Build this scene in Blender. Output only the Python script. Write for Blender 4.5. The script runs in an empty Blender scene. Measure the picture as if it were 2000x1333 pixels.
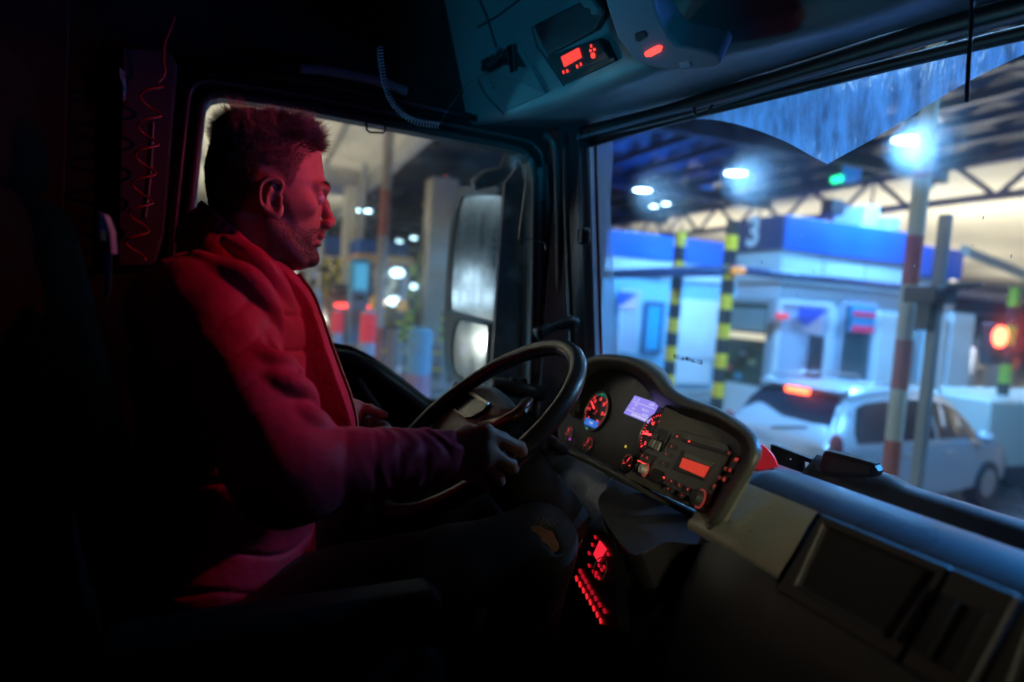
import bpy, bmesh, math, random
import numpy as np
from mathutils import Vector, Matrix, geometry, noise
random.seed(7); np.random.seed(7)
scene = bpy.context.scene
col = scene.collection
# ---------------------------------------------------------------- camera
FPX = 1250.0
CAM = np.array([0.0, -0.6, 2.45])
_B, _P, _R = math.radians(68.6), math.radians(-3.5), math.radians(4.0)
_f = np.array([math.cos(_B)*math.cos(_P), math.sin(_B)*math.cos(_P), math.sin(_P)])
_r0 = np.cross(_f, [0, 0, 1]); _r0 /= np.linalg.norm(_r0); _u0 = np.cross(_r0, _f)
_r = _r0*math.cos(_R)+_u0*math.sin(_R); _u = _u0*math.cos(_R)-_r0*math.sin(_R)
cd = bpy.data.cameras.new('camera'); cam = bpy.data.objects.new('camera', cd); col.objects.link(cam)
cam.matrix_world = Matrix(((_r[0], _u[0], -_f[0], CAM[0]), (_r[1], _u[1], -_f[1], CAM[1]), (_r[2], _u[2], -_f[2], CAM[2]), (0, 0, 0, 1)))
cd.sensor_width = 36; cd.lens = 36*FPX/2000; cd.clip_start = 0.02; cd.clip_end = 600
cd.dof.use_dof = True; cd.dof.focus_distance = 1.15; cd.dof.aperture_fstop = 1.6
scene.camera = cam

def ray(x, y): return _f+(x-1000)/FPX*_r+(666.5-y)/FPX*_u
def _ax(x, y, a, v): d = ray(x, y); return CAM+d*(v-CAM[a])/d[a]
def atX(x, y, v): return _ax(x, y, 0, v)
def atY(x, y, v): return _ax(x, y, 1, v)
def atZ(x, y, v): return _ax(x, y, 2, v)
def atPlane(x, y, p0, n):
    d = ray(x, y); n = np.array(n, float); return CAM+d*(np.dot(np.array(p0)-CAM, n)/np.dot(d, n))
# ---------------------------------------------------------------- world and exposure
w = bpy.data.worlds.new('World'); scene.world = w; w.use_nodes = True
wn = w.node_tree.nodes; wl = w.node_tree.links
bg = wn['Background']
sky = wn.new('ShaderNodeTexSky'); sky.sky_type = 'NISHITA'; sky.sun_disc = False
sky.sun_elevation = math.radians(-6); sky.sun_rotation = math.radians(200)
wl.new(sky.outputs[0], bg.inputs[0]); bg.inputs[1].default_value = 0.05
scene.view_settings.view_transform = 'Standard'; scene.view_settings.look = 'None'
scene.view_settings.exposure = 0.0; scene.view_settings.gamma = 1.0
cy = scene.cycles
cy.max_bounces = 6; cy.transparent_max_bounces = 12; cy.sample_clamp_indirect = 3.0; cy.caustics_reflective = False; cy.caustics_refractive = False
cy.use_denoising = True
# ---------------------------------------------------------------- lights
def lamp(name, kind, loc, energy, color, size=0.3, aim=None, spot=None, sy=None):
    l = bpy.data.lights.new(name, kind); l.energy = energy; l.color = color
    if kind == 'AREA':
        l.shape = 'RECTANGLE' if sy else 'DISK'; l.size = size
        if sy: l.size_y = sy
    elif kind in ('POINT', 'SPOT'):
        l.shadow_soft_size = size
    if kind == 'SPOT':
        l.spot_size = math.radians(spot); l.spot_blend = 0.6
    o = bpy.data.objects.new(name, l); col.objects.link(o); o.location = loc
    if aim is not None:
        o.rotation_euler = (Vector(aim)-Vector(loc)).to_track_quat('-Z', 'Y').to_euler()
    return o
BLUEW = (0.14, 0.47, 1.0)
# red reading lamp in the overhead console: its own light on the driver
lamp('console_lamp_light', 'SPOT', (0.655, 0.37, 2.875), 10.5, (1.0, 0.06, 0.13), 0.02, aim=(-0.06, 0.52, 2.60), spot=78)
# added narrow blue spot, low ahead to the right, tinting the console underside
lamp('console_fill_blue', 'SPOT', (4.8, -2.0, 1.7), 420, (0.06, 0.20, 1.0), .4, aim=(0.92, -0.05, 2.97), spot=15)
# headlights of the car coming up on the left, raking the console through the driver's window
lamp('following_headlight', 'AREA', (-2.35, 3.75, 1.25), 60, (0.05, 0.60, 1.0), 0.25, aim=(0.6, 0.95, 2.9))
# unseen warm greenish source on the right, added as a narrow dash spot
lamp('dash_fill_warm', 'SPOT', (-0.9, -3.6, 3.3), 560, (1.0, 0.93, 0.60), 0.2, aim=(0.67, 0.05, 2.29), spot=6.4)
# added teal spot through the passenger window, aimed at the console's left end
lamp('console_fill_teal', 'SPOT', (-1.25, -3.2, 1.6), 270, (0.0, 0.50, 0.95), 0.15, aim=(0.50, 1.05, 3.06), spot=12.5)
# ---------------------------------------------------------------- materials
MATS = {}
def M(name, c, rough=0.5, metal=0.0, emit=None, es=1.0, noise_=None, bump=None, spec=0.5, coat=0.0, alpha=None, sheen=0.0):
    """Principled; noise_=(scale, amount, stretch) varies base colour; bump=(scale,strength,dist)."""
    if name in MATS: return MATS[name]
    m = bpy.data.materials.new(name); m.use_nodes = True; MATS[name] = m
    nt = m.node_tree; b = nt.nodes['Principled BSDF']
    b.inputs['Base Color'].default_value = (*c, 1); b.inputs['Roughness'].default_value = rough
    b.inputs['Metallic'].default_value = metal; b.inputs['Specular IOR Level'].default_value = spec
    b.inputs['Coat Weight'].default_value = coat
    b.inputs['Sheen Weight'].default_value = sheen
    if emit:
        b.inputs['Emission Color'].default_value = (*emit, 1); b.inputs['Emission Strength'].default_value = es
    if alpha is not None: b.inputs['Alpha'].default_value = alpha
    tc = nt.nodes.new('ShaderNodeTexCoord')
    if noise_:
        mp = nt.nodes.new('ShaderNodeMapping'); nt.links.new(tc.outputs['Object'], mp.inputs[0])
        if len(noise_) > 2: mp.inputs['Scale'].default_value = noise_[2]
        n = nt.nodes.new('ShaderNodeTexNoise'); n.inputs['Scale'].default_value = noise_[0]; n.inputs['Detail'].default_value = 5
        nt.links.new(mp.outputs[0], n.inputs['Vector'])
        r = nt.nodes.new('ShaderNodeMapRange'); a = noise_[1]
        r.inputs[1].default_value = 0.3; r.inputs[2].default_value = 0.7; r.inputs[3].default_value = 1-a; r.inputs[4].default_value = 1+a
        nt.links.new(n.outputs[0], r.inputs[0])
        mx = nt.nodes.new('ShaderNodeVectorMath'); mx.operation = 'SCALE'; mx.inputs[0].default_value = c
        nt.links.new(r.outputs[0], mx.inputs['Scale']); nt.links.new(mx.outputs[0], b.inputs['Base Color'])
        r2 = nt.nodes.new('ShaderNodeMapRange'); r2.inputs[1].default_value = 0.3; r2.inputs[2].default_value = 0.7
        r2.inputs[3].default_value = max(0.02, rough-0.12); r2.inputs[4].default_value = min(1, rough+0.12)
        nt.links.new(n.outputs[0], r2.inputs[0]); nt.links.new(r2.outputs[0], b.inputs['Roughness'])
    if bump:
        n2 = nt.nodes.new('ShaderNodeTexNoise'); n2.inputs['Scale'].default_value = bump[0]; n2.inputs['Detail'].default_value = 4
        nt.links.new(tc.outputs['Object'], n2.inputs['Vector'])
        bp = nt.nodes.new('ShaderNodeBump'); bp.inputs['Strength'].default_value = bump[1]; bp.inputs['Distance'].default_value = bump[2]
        nt.links.new(n2.outputs[0], bp.inputs['Height']); nt.links.new(bp.outputs[0], b.inputs['Normal'])
    return m
def glow(name, c, s):
    return M(name, (0.02, 0.02, 0.02), 0.5, emit=c, es=s)
# ---------------------------------------------------------------- mesh builder
class MB:
    def __init__(s): s.v = []; s.f = []; s.m = []
    def add(s, vs, fs, mi=0):
        o = len(s.v); s.v += [tuple(map(float, p)) for p in vs]
        s.f += [tuple(o+i for i in f) for f in fs]; s.m += [mi]*len(fs); return s
    def box(s, c, d, rot=None, mi=0):
        hx, hy, hz = d[0]/2, d[1]/2, d[2]/2
        vs = [Vector((x, y, z)) for x in (-hx, hx) for y in (-hy, hy) for z in (-hz, hz)]
        if rot is not None: vs = [rot @ v for v in vs]
        vs = [v+Vector(c) for v in vs]
        return s.add(vs, [(0, 1, 3, 2), (4, 6, 7, 5), (0, 4, 5, 1), (2, 3, 7, 6), (0, 2, 6, 4), (1, 5, 7, 3)], mi)
    def bx(s, x0, x1, y0, y1, z0, z1, mi=0):
        return s.box(((x0+x1)/2, (y0+y1)/2, (z0+z1)/2), (abs(x1-x0), abs(y1-y0), abs(z1-z0)), None, mi)
    def prism(s, pts, off, mi=0):
        """closed polygon pts extruded by the vector off (convex or not: fan by tessellation)"""
        n = len(pts); P = [Vector(p) for p in pts]; Q = [p+Vector(off) for p in P]
        tris = geometry.tessellate_polygon([P])
        fs = [tuple(t) for t in tris]+[tuple(n+i for i in reversed(t)) for t in tris]
        fs += [(i, (i+1) % n, n+(i+1) % n, n+i) for i in range(n)]
        return s.add(P+Q, fs, mi)
    def holed(s, outer, holes, off, mi=0):
        loops = [[Vector(p) for p in outer]]+[[Vector(p) for p in h] for h in holes]
        flat = [p for l in loops for p in l]; n = len(flat)
        tris = geometry.tessellate_polygon(loops)
        vs = flat+[p+Vector(off) for p in flat]
        fs = [tuple(t) for t in tris]+[tuple(n+i for i in reversed(t)) for t in tris]
        k = 0
        for l in loops:
            m_ = len(l)
            fs += [(k+i, k+(i+1) % m_, n+k+(i+1) % m_, n+k+i) for i in range(m_)]; k += m_
        return s.add(vs, fs, mi)
    def loft(s, rings, closed=True, caps=False, mi=0):
        n = len(rings[0]); vs = [p for r in rings for p in r]; fs = []
        for k in range(len(rings)-1):
            for i in range(n if closed else n-1):
                j = (i+1) % n; fs.append((k*n+i, k*n+j, (k+1)*n+j, (k+1)*n+i))
        if caps: fs.append(tuple(reversed(range(n)))); fs.append(tuple((len(rings)-1)*n+i for i in range(n)))
        return s.add(vs, fs, mi)
    def tube(s, pts, r, n=8, closed=False, mi=0, flat=1.0):
        P = [Vector(p) for p in pts]; N = len(P); R = r if hasattr(r, '__len__') else [r]*N
        T = []
        for i in range(N):
            a = P[i-1] if (i > 0 or closed) else P[i]; b = P[(i+1) % N] if (i < N-1 or closed) else P[i]
            t = (b-a); T.append(t.normalized() if t.length > 1e-9 else Vector((0, 0, 1)))
        u = T[0].orthogonal().normalized(); rings = []
        for i in range(N):
            u = (u-T[i]*u.dot(T[i])); u = u.normalized() if u.length > 1e-6 else T[i].orthogonal().normalized()
            v = T[i].cross(u)
            rings.append([P[i]+(u*math.cos(2*math.pi*k/n)+v*math.sin(2*math.pi*k/n)*flat)*R[i] for k in range(n)])
        if closed:
            # align the seam
            best = min(range(n), key=lambda q: (rings[0][q]-rings[-1][0]).length)
            rings.append([rings[0][(best+k) % n] for k in range(n)])
            return s.loft(rings, True, False, mi)
        return s.loft(rings, True, True, mi)
    def cyl(s, a, b, r0, r1=None, n=16, mi=0):
        return s.tube([a, b], [r0, r0 if r1 is None else r1], n, False, mi)
    def ball(s, c, r, n=10, mi=0):
        r = r if hasattr(r, '__len__') else (r, r, r); rings = []
        for k in range(1, n):
            t = math.pi*k/n
            rings.append([(c[0]+r[0]*math.sin(t)*math.cos(p), c[1]+r[1]*math.sin(t)*math.sin(p), c[2]+r[2]*math.cos(t)) for p in [2*math.pi*i/(2*n) for i in range(2*n)]])
        return s.loft(rings, True, True, mi)
    def text(s, txt, o, xd, yd, size, mi=0, depth=0.0, bold=0.0):
        cu = bpy.data.curves.new('t', 'FONT'); cu.body = txt; cu.size = size; cu.align_x = 'CENTER'; cu.align_y = 'CENTER'; cu.offset = bold
        ob = bpy.data.objects.new('t', cu); col.objects.link(ob)
        bpy.context.view_layer.update()
        me = bpy.data.meshes.new_from_object(ob.evaluated_get(bpy.context.evaluated_depsgraph_get()))
        o, xd, yd = Vector(o), Vector(xd), Vector(yd)
        s.add([o+xd*v.co.x+yd*v.co.y for v in me.vertices], [tuple(p.vertices) for p in me.polygons], mi)
        bpy.data.meshes.remove(me); bpy.data.objects.remove(ob); bpy.data.curves.remove(cu); return s
def obj(name, mb, mats, parent=None, smooth=False, bevel=0.0, sub=0, auto=None):
    me = bpy.data.meshes.new(name)
    me.from_pydata(mb.v, [], mb.f); me.update()
    for m in (mats if isinstance(mats, (list, tuple)) else [mats]): me.materials.append(m)
    if mb.m and max(mb.m) > 0: me.polygons.foreach_set('material_index', mb.m)
    bm = bmesh.new(); bm.from_mesh(me); bmesh.ops.remove_doubles(bm, verts=bm.verts, dist=1e-6) if bevel or sub else None
    bmesh.ops.recalc_face_normals(bm, faces=bm.faces); bm.to_mesh(me); bm.free()
    if smooth: me.polygons.foreach_set('use_smooth', [True]*len(me.polygons))
    o = bpy.data.objects.new(name, me); col.objects.link(o)
    if parent is not None:
        o.parent = parent
        if parent.type == 'EMPTY': o.location = -Vector(parent.location)
    if bevel:
        b = o.modifiers.new('bevel', 'BEVEL'); b.width = bevel; b.segments = 3; b.limit_method = 'ANGLE'; b.angle_limit = math.radians(35)
        me.polygons.foreach_set('use_smooth', [True]*len(me.polygons))
        wn_ = o.modifiers.new('wn', 'WEIGHTED_NORMAL'); wn_.keep_sharp = True
    if sub:
        b = o.modifiers.new('sub', 'SUBSURF'); b.levels = sub; b.render_levels = sub
    if auto: 
        me.polygons.foreach_set('use_smooth', [True]*len(me.polygons)); me.set_sharp_from_angle(angle=math.radians(auto))
    return o
def tag(o, label, cat, group=None, kind=None):
    o['label'] = label; o['category'] = cat
    if group: o['group'] = group
    if kind: o['kind'] = kind
    return o
def thing(name, label, cat, loc=(0, 0, 0), group=None):
    o = bpy.data.objects.new(name, None); col.objects.link(o); o.location = loc; o.empty_display_size = 0.1
    return tag(o, label, cat, group)
def struct(name, mb, m, **k):
    o = obj(name, mb, m, **k); o['kind'] = 'structure'; return o
def copy_tree(o, parent=None):
    c = o.copy(); col.objects.link(c)
    if parent is not None: c.parent = parent
    for ch in list(o.children): copy_tree(ch, c)
    return c
def place(proto, used, loc, rz=0, label=None):
    r = proto if not used else copy_tree(proto)
    r.location = loc; r.rotation_euler = (0, 0, rz)
    if label: r['label'] = label
    return r
# ================================================================ EXTERIOR
asphalt = M('asphalt', (0.05, 0.052, 0.056), 0.28, noise_=(0.9, 0.3), bump=(60, 0.3, 0.01))
concrete = M('concrete', (0.26, 0.25, 0.235), 0.8, noise_=(2.0, 0.25), bump=(30, 0.3, 0.01))
linepaint = M('line_paint', (0.7, 0.7, 0.68), 0.6, noise_=(5, 0.2))
struct('ground', MB().add([(-120, -120, 0), (160, -120, 0), (160, 160, 0), (-120, 160, 0)], [(0, 1, 2, 3)]), asphalt)
mk = MB()
for yy in (3.55, 8.3, 14.7, 19.6, 24.4):
    mk.add([(-20, yy-.07, .004), (60, yy-.07, .004), (60, yy+.07, .004), (-20, yy+.07, .004)], [(0, 1, 2, 3)])
for k in range(9):
    mk.add([(-3+k*1.1, 4.2, .004), (-2.5+k*1.1, 4.2, .004), (-2.5+k*1.1+.6, 7.8, .004), (-3+k*1.1+.6, 7.8, .004)], [(0, 1, 2, 3)])
struct('road_markings', mk, linepaint)
def island(y0, y1, x0, x1):
    n = 10; pts = [(x1, y0, 0), (x1, y1, 0)]
    r = (y1-y0)/2
    pts += [(x0-r*math.sin(t), (y0+y1)/2+r*math.cos(t), 0) for t in [math.pi*k/n for k in range(n+1)]]
    struct('pavement', MB().prism(pts, (0, 0, .15)), concrete, bevel=0.02)
island(2.35, 3.15, 3.4, 30); island(8.9, 12.6, 7.0, 30); island(14.9, 18.6, 4.6, 30); island(20.6, 23.4, -2, 30); island(-3.6, -2.1, -8, 30)
# ---- canopy over the plaza
HC = 6.8
cream = M('cream_ceiling_panel', (0.72, 0.69, 0.58), 0.7, noise_=(0.5, 0.06))
darkmetal = M('dark_corrugated_roof', (0.03, 0.04, 0.06), 0.5, noise_=(1.5, 0.3))
bluesteel = M('blue_steel', (0.035, 0.055, 0.14), 0.45, noise_=(3, 0.2))
canopy = thing('toll_canopy', 'huge toll plaza canopy roof with cream soffit, dark corrugated bay and blue steel truss', 'canopy', (16.4, 10, 0))
def soffit(x0, x1, y0, y1, nm, m, seams):
    mb = MB().bx(x0, x1, y0, y1, HC, HC+.25)
    o = obj(nm, mb, m, canopy)
    sb = MB()
    for xx in seams: sb.bx(xx-.06, xx+.06, y0, y1, HC-.12, HC-.003)
    if seams: obj('panel_joint', sb, M('joint_grey', (0.2, 0.2, 0.2), .7), canopy)
soffit(-30, 3.6, 4, 75, 'soffit', cream, (-4.4, -2.2, 0., 1.8))
soffit(-30, 2.5, -30, 3.8, 'soffit', cream, ())
soffit(16.55, 75, -30, 75, 'soffit', cream, ())
# corrugated bay: a folded sheet with purlins
cb = MB(); ys = np.arange(-20, 75, .55); 
pa = []; pb = []
for i, yy in enumerate(ys):
    z = HC+.05+(.12 if i % 2 else 0); pa.append((3.6, yy, z)); pb.append((16.5, yy, z))
cb.loft([pa, pb], closed=False)
obj('corrugated_sheet', cb, darkmetal, canopy)
pu = MB()
for xx in np.arange(4.4, 16.2, 1.25): pu.bx(xx-.06, xx+.06, -20, 75, HC-.16, HC+.04)
obj('purlin', pu, M('galvanised', (0.04, 0.045, 0.06), .45, metal=.5), canopy)
rf = MB()
for yy in np.arange(5, 75, 6.2): rf.bx(3.7, 16.4, yy-.1, yy+.1, HC-.5, HC-.165)
obj('rafter', rf, M('rafter_dark', (.015, .02, .035), .6), canopy)
obj('edge_beam', MB().bx(3.5, 3.72, 4, 75, HC-.5, HC-.02), M('pale_steel', (.45, .47, .5), .6), canopy)
def truss(x, y0, y1, zt, zb, step):
    t = MB(); t.bx(x-.08, x+.08, y0, y1, zt-.14, zt); t.bx(x-.09, x+.09, y0, y1, zb-.09, zb+.09)
    t.bx(x+1.2, x+1.3, y0, y1, zb+.28, zb+.36)
    y = y0; k = 0
    while y < y1-step:
        t.tube([(x, y, zb), (x, y+step/2, zt)], .07, 6); t.tube([(x, y+step/2, zt), (x, y+step, zb)], .07, 6)
        if k % 2 == 0: t.tube([(x, y+step/2, zt), (x, y+step/2, zb)], .035, 6)
        t.tube([(x+1.25, y+step/2, zb+.3), (x, y+step, zb)], .03, 6)
        y += step; k += 1
    obj('truss', t, bluesteel, canopy)
truss(16.45, -20, 70, HC-.02, 5.82, 2.3)
# cream columns
def column(px, py, yp, wpx, label):
    a = atY(px, py, yp); b = atY(px+wpx, py, yp); ww = abs(b[0]-a[0]); xc = (a[0]+b[0])/2
    c = thing('canopy_column', label, 'column', (xc, yp+ww/2, 0), 'columns holding up the canopy')
    obj('shaft', MB().bx(xc-ww/2, xc+ww/2, yp, yp+ww, 0, HC-.51), M('cream_paint', (.66, .63, .54), .6, noise_=(1.5, .12)), c, bevel=.04)
    obj('plinth', MB().bx(xc-ww*.62, xc+ww*.62, yp-ww*.12, yp+ww*1.12, 0.003, .9), concrete, c, bevel=.03)
column(835, 500, 19.8, 52, 'thick cream column just left of the wing mirror')
column(668, 500, 24, 26, 'slimmer grey cream column directly beside the man\'s nose')
column(480, 330, 16.5, 40, 'cream column behind the man\'s head')
# pendant lamps
lampglow = M('lamp_disc', (.8, .8, .8), .5, emit=(0.5, 0.85, 1.0), es=30)
def pendant():
    t = thing('pendant_lamp', '', 'lamp', (0, 0, 0), 'lamps hanging under the canopy')
    obj('shade', MB().loft([[(r*math.cos(a), r*math.sin(a), z) for a in np.linspace(0, 2*math.pi, 24, endpoint=False)] for r, z in ((.05, .42), (.09, .4), (.12, .22), (.27, .05), (.29, 0))], True), M('lamp_grey', (.35, .37, .4), .35, metal=.8), t, smooth=True)
    obj('lamp_disc', MB().cyl((0, 0, .015), (0, 0, .05), .26, n=24), lampglow, t)
    obj('hanger', MB().cyl((0, 0, .42), (0, 0, .5), .02, n=6), bluesteel, t)
    return t
pl = pendant(); used = False
PL = [((1773, 275), 'largest bright lamp, right of the red and white pole', 420), ((1437, 340), 'bright lamp above the number panel', 420), ((1255, 373), 'bright lamp nearest the windscreen pillar', 420),
      ((1301, 399), 'farther white lamp, right one of the pair under the corrugated roof', 120), ((1277, 404), 'farther white lamp, left one of the pair under the corrugated roof', 120),
      ((700, 412), 'small lamp level with the man\'s nose, left one of a pair', 60), ((715, 413), 'small lamp level with the man\'s nose, right one of a pair', 60),
      ((750, 478), 'leftmost of three lamps in a row seen through the side window', 120), ((780, 472), 'middle of three lamps in a row seen through the side window', 120), ((808, 466), 'rightmost of three lamps in a row seen through the side window', 120)]
for (px, py), lab, e in PL:
    p = atZ(px, py, HC-.62)
    pq_ = place(pl, used, tuple(p), 0, lab+', hanging under the canopy'); used = True
    if 'pair under' in lab: pq_.scale = (.5, .5, .5)
    lamp('pendant_light', 'SPOT', (p[0], p[1], p[2]-.03), e*8.5, BLUEW, .25, aim=(p[0], p[1], 0), spot=165)
# added uplights near the ground, put in to brighten the cream soffits
def soffit_fill(loc, e, c, aim, label):
    t = thing('soffit_fill_lamp', label, 'soffit_fill_lamp', loc, 'added uplights on short stands')
    obj('housing', MB().box(loc, (.4, .5, .2)), M('lamp_grey', (.35, .37, .4), .35), t, bevel=.02)
    obj('stand', MB().cyl((loc[0], loc[1], loc[2]-.1), (loc[0], loc[1], loc[2]-.35), .03, n=8), bluesteel, t)
    lamp('soffit_fill_light', 'AREA', (loc[0], loc[1], loc[2]+.12), e, c, .5, aim=aim)
# signal boxes hanging from the truss
def signal_box(px, py, h, lab, gl):
    p = atX(px, py, 14.0); t = thing('lane_signal', lab, 'signal', tuple(p), 'lane signals under the canopy')
    obj('housing', MB().bx(p[0]-.1, p[0]+.1, p[1]-.22, p[1]+.22, p[2], p[2]+h), M('sign_blue', (.05, .25, .75), .5, emit=(.02, .15, .6), es=.6), t, bevel=.02)
    obj('bracket', MB().cyl((p[0], p[1], p[2]+h), (p[0], p[1], HC-.02), .03, n=6), bluesteel, t)
    g = atX(gl[0], gl[1], 13.9)
    obj('green_lens', MB().tube([(p[0]-.12, g[1]+.14, g[2]), (p[0]-.12, g[1]-.14, g[2]+.01)], .09, 10), glow('green_glow', (.02, 1, .45), 3.0), t)
signal_box(1380, 385, .55, 'blue lane signal box with green light, between the two nearer hanging lamps', (1360, 380))
signal_box(1662, 355, .5, 'blue lane signal box with green light, right of centre in the windscreen', (1637, 351))
signal_box(1185, 410, .3, 'small green lane signal seen through the grimy windscreen edge', (1170, 398))
# ---- toll booths
fblue = M('fascia_blue', (0.008, 0.10, 0.45), .4, noise_=(1.2, .08)); navy = M('navy_panel', (0.035, 0.045, 0.12), .4)
pale = M('pale_cladding', (.55, .60, .66), .45, noise_=(1.0, .08)); glassd = M('booth_glass', (.02, .03, .04), .08)
white = M('white_paint', (.75, .76, .77), .45, noise_=(2, .06)); greyf = M('frame_grey', (.35, .36, .38), .5)
def rectY(px0, py0, px1, py1, yp):
    cx, cy_ = (px0+px1)/2, (py0+py1)/2
    return atY(px0, cy_, yp)[0], atY(px1, cy_, yp)[0], atY(cx, py1, yp)[2], atY(cx, py0, yp)[2]
def rectX(px0, py0, px1, py1, xp):
    cx, cy_ = (px0+px1)/2, (py0+py1)/2
    return atX(px1, cy_, xp)[1], atX(px0, cy_, xp)[1], atX(cx, py1, xp)[2], atX(cx, py0, xp)[2]
YB = 9.5; c3 = atY(1535, 420, YB); XB = c3[0]; ZT = c3[2]; ZF = atY(1535, 488, YB)[2]
print('booth', XB, ZT, ZF)
x1 = atY(1885, 600, YB)[0]; x1f = atY(1772, 520, YB)[0]
YE = atX(1425, 460, XB)[1]
bt = thing('toll_booth', 'toll booth with bright blue fascia and dark end panel reading 3', 'toll booth', (XB+2, YB+1.2, .15))
obj('base', MB().bx(XB+.1, x1, YB+.1, YE-.1, .153, 1.0), white, bt, bevel=.02)
obj('wall', MB().bx(XB+.2, x1-.1, YB+.2, YE-.15, 1.003, ZF-.6), pale, bt)
bnd = MB(); bnd.bx(XB+.06, x1f+1.5, YB+.06, YE-.05, ZF-.62, ZF-.003)
obj('light_band', bnd, M('light_band', (.62, .66, .66), .5, noise_=(1, .06)), bt)
for k in range(1, 4):
    xx = XB+(x1f-XB)*k/3.0; obj('panel_joint', MB().bx(xx-.02, xx+.02, YB+.05, YB+.058, ZF-.6, ZF), greyf, bt)
obj('fascia', MB().bx(XB+.04, x1f, YB, YE, ZF, ZT), fblue, bt, bevel=.02)
obj('number_panel', MB().bx(XB-.03, XB+.037, YB+.02, YE-.02, ZF+.005, ZT+.01), navy, bt, bevel=.01)
yn0, yn1, zn0, zn1 = rectX(1455, 424, 1492, 487, XB)
obj('numeral', MB().text('3', (XB-.034, (yn0+yn1)/2, (zn0+zn1)/2), (0, -1, 0), (0, 0, 1), (zn1-zn0)*1.25, bold=.03), M('numeral_white', (.75, .75, .72), .5), bt)
f2 = rectY(1800, 485, 1880, 545, YB)
obj('fascia', MB().bx(f2[0], f2[1], YB-.02, YB+1.8, f2[2], f2[3]), fblue, bt, bevel=.02)
# end window (blinds and green interior)
e0, e1, ez0, ez1 = rectX(1418, 592, 1500, 750, XB+.2)
fr = MB().holed([(XB+.12, e0-.1, ez0-.1), (XB+.12, e1+.1, ez0-.1), (XB+.12, e1+.1, ez1+.1), (XB+.12, e0-.1, ez1+.1)], [[(XB+.12, e0, ez0), (XB+.12, e1, ez0), (XB+.12, e1, ez1), (XB+.12, e0, ez1)]], (.08, 0, 0))
wf = obj('window', fr, greyf, bt)
obj('pane', MB().bx(XB+.17, XB+.19, e0, e1, ez0, ez1), M('end_glass', (.06, .075, .06), .12), wf)
zm = atX(1460, 657, XB)[2]; zm2 = atX(1460, 600, XB)[2]
obj('blind', MB().bx(XB+.15, XB+.165, e0+.08, e1-.08, zm+.12, zm2-.02), M('blind_grey', (.25, .3, .3), .6), wf)
obj('strip_light', MB().bx(XB+.14, XB+.166, e0+.05, e1-.05, zm-.07, zm+.07), glow('warm_strip', (1, .95, .7), .9), wf)
for dz, cc, yy in ((-.55, (.25, .25, .12), .3), (-.9, (.05, .3, .45), .6), (-.75, (.5, .05, .08), .85), (-.4, (.2, .22, .2), .5)):
    obj('desk_clutter', MB().ball((XB+.16, e0+(e1-e0)*yy, zm+dz), (.02, .14, .08)), M('clutter%d' % int(-dz*100), cc, .5), wf, smooth=True)
# side door with poster
def framed(nm, parent, px0, py0, px1, py1, yp, fm, pm, fw=.09, panenm='pane'):
    a, b, c, d = rectY(px0, py0, px1, py1, yp)
    o = obj(nm, MB().holed([(a, yp-.08, c), (b, yp-.08, c), (b, yp-.08, d), (a, yp-.08, d)], [[(a+fw, yp-.08, c+fw), (b-fw, yp-.08, c+fw), (b-fw, yp-.08, d-fw), (a+fw, yp-.08, d-fw)]], (0, .07, 0)), fm, parent, bevel=.006)
    obj(panenm, MB().bx(a+fw, b-fw, yp-.04, yp-.02, c+fw, d-fw), pm, o)
    return o, (a, b, c, d)
lit = M('lit_pane', (.3, .36, .45), .3, emit=(.18, .34, .8), es=.32)
dr, (a, b, c, d) = framed('door', bt, 1508, 588, 1612, 800, YB+.2, white, lit)
pa_, pb_, pc_, pd_ = rectY(1550, 602, 1600, 652, YB+.2)
obj('poster', MB().add([(pa_, YB+.1, pd_), (pb_, YB+.1, pd_), (pb_, YB+.1, pc_), (pa_, YB+.1, (pc_+pd_)/2)], [(0, 1, 2, 3)]).add([(pa_+.1, YB+.095, pc_+.05), (pb_, YB+.095, pd_-.1), (pb_, YB+.095, pc_)], [(0, 1, 2)], 1), [M('poster_blue', (.03, .08, .5), .5), M('poster_pink', (.7, .45, .5), .5)], dr)
qa, qb, qc, qd = rectY(1570, 655, 1592, 760, YB+.2)
obj('terminal', MB().bx(qa, qb, YB+.02, YB+.13, qc, qd), M('black_plastic', (.015, .015, .018), .4), dr, bevel=.01)
ra, rb, rc, rd = rectY(1508, 612, 1530, 622, YB+.2)
obj('status_light', MB().bx(ra, rb, YB+.06, YB+.1, rc, rd), glow('red_status', (1, .05, .1), 1.0), dr)
w2, _ = framed('window', bt, 1632, 590, 1700, 775, YB+.2, M('mauve_frame', (.4, .4, .5), .5), M('mid_glass', (.08, .11, .12), .1))
s1 = rectY(1648, 598, 1692, 648, YB+.2)
sg = obj('price_sign', MB().bx(s1[0], s1[1], YB-.02, YB+.1, s1[2], s1[3]), M('sign_cyan', (.02, .25, .5), .5, emit=(0, .12, .4), es=.5), w2, bevel=.01)
obj('red_bar', MB().bx(s1[0], s1[1], YB-.03, YB-.022, s1[2], s1[2]+.13).bx(s1[0], s1[1], YB-.03, YB-.022, s1[3]-.22, s1[3]-.12), M('sign_red', (.7, .03, .12), .5, emit=(.6, .02, .1), es=.35), w2)
for p0, p1 in ((1702, 1770), (1802, 1836), (1842, 1886)):
    q = rectY(p0, 612, p1, 800, YB+.1)
    obj('wall_panel', MB().bx(q[0], q[1], YB-.02, YB+.15, max(q[2], .2), q[3]), white, bt, bevel=.02)
ms = rectY(1690, 440, 1720, 505, YB+.3)
obj('roof_unit', MB().bx(ms[0], ms[1], YB+.4, YB+1.2, ZT+.005, ZT+.55), M('pale_box', (.5, .55, .6), .5), bt, bevel=.02)
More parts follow.
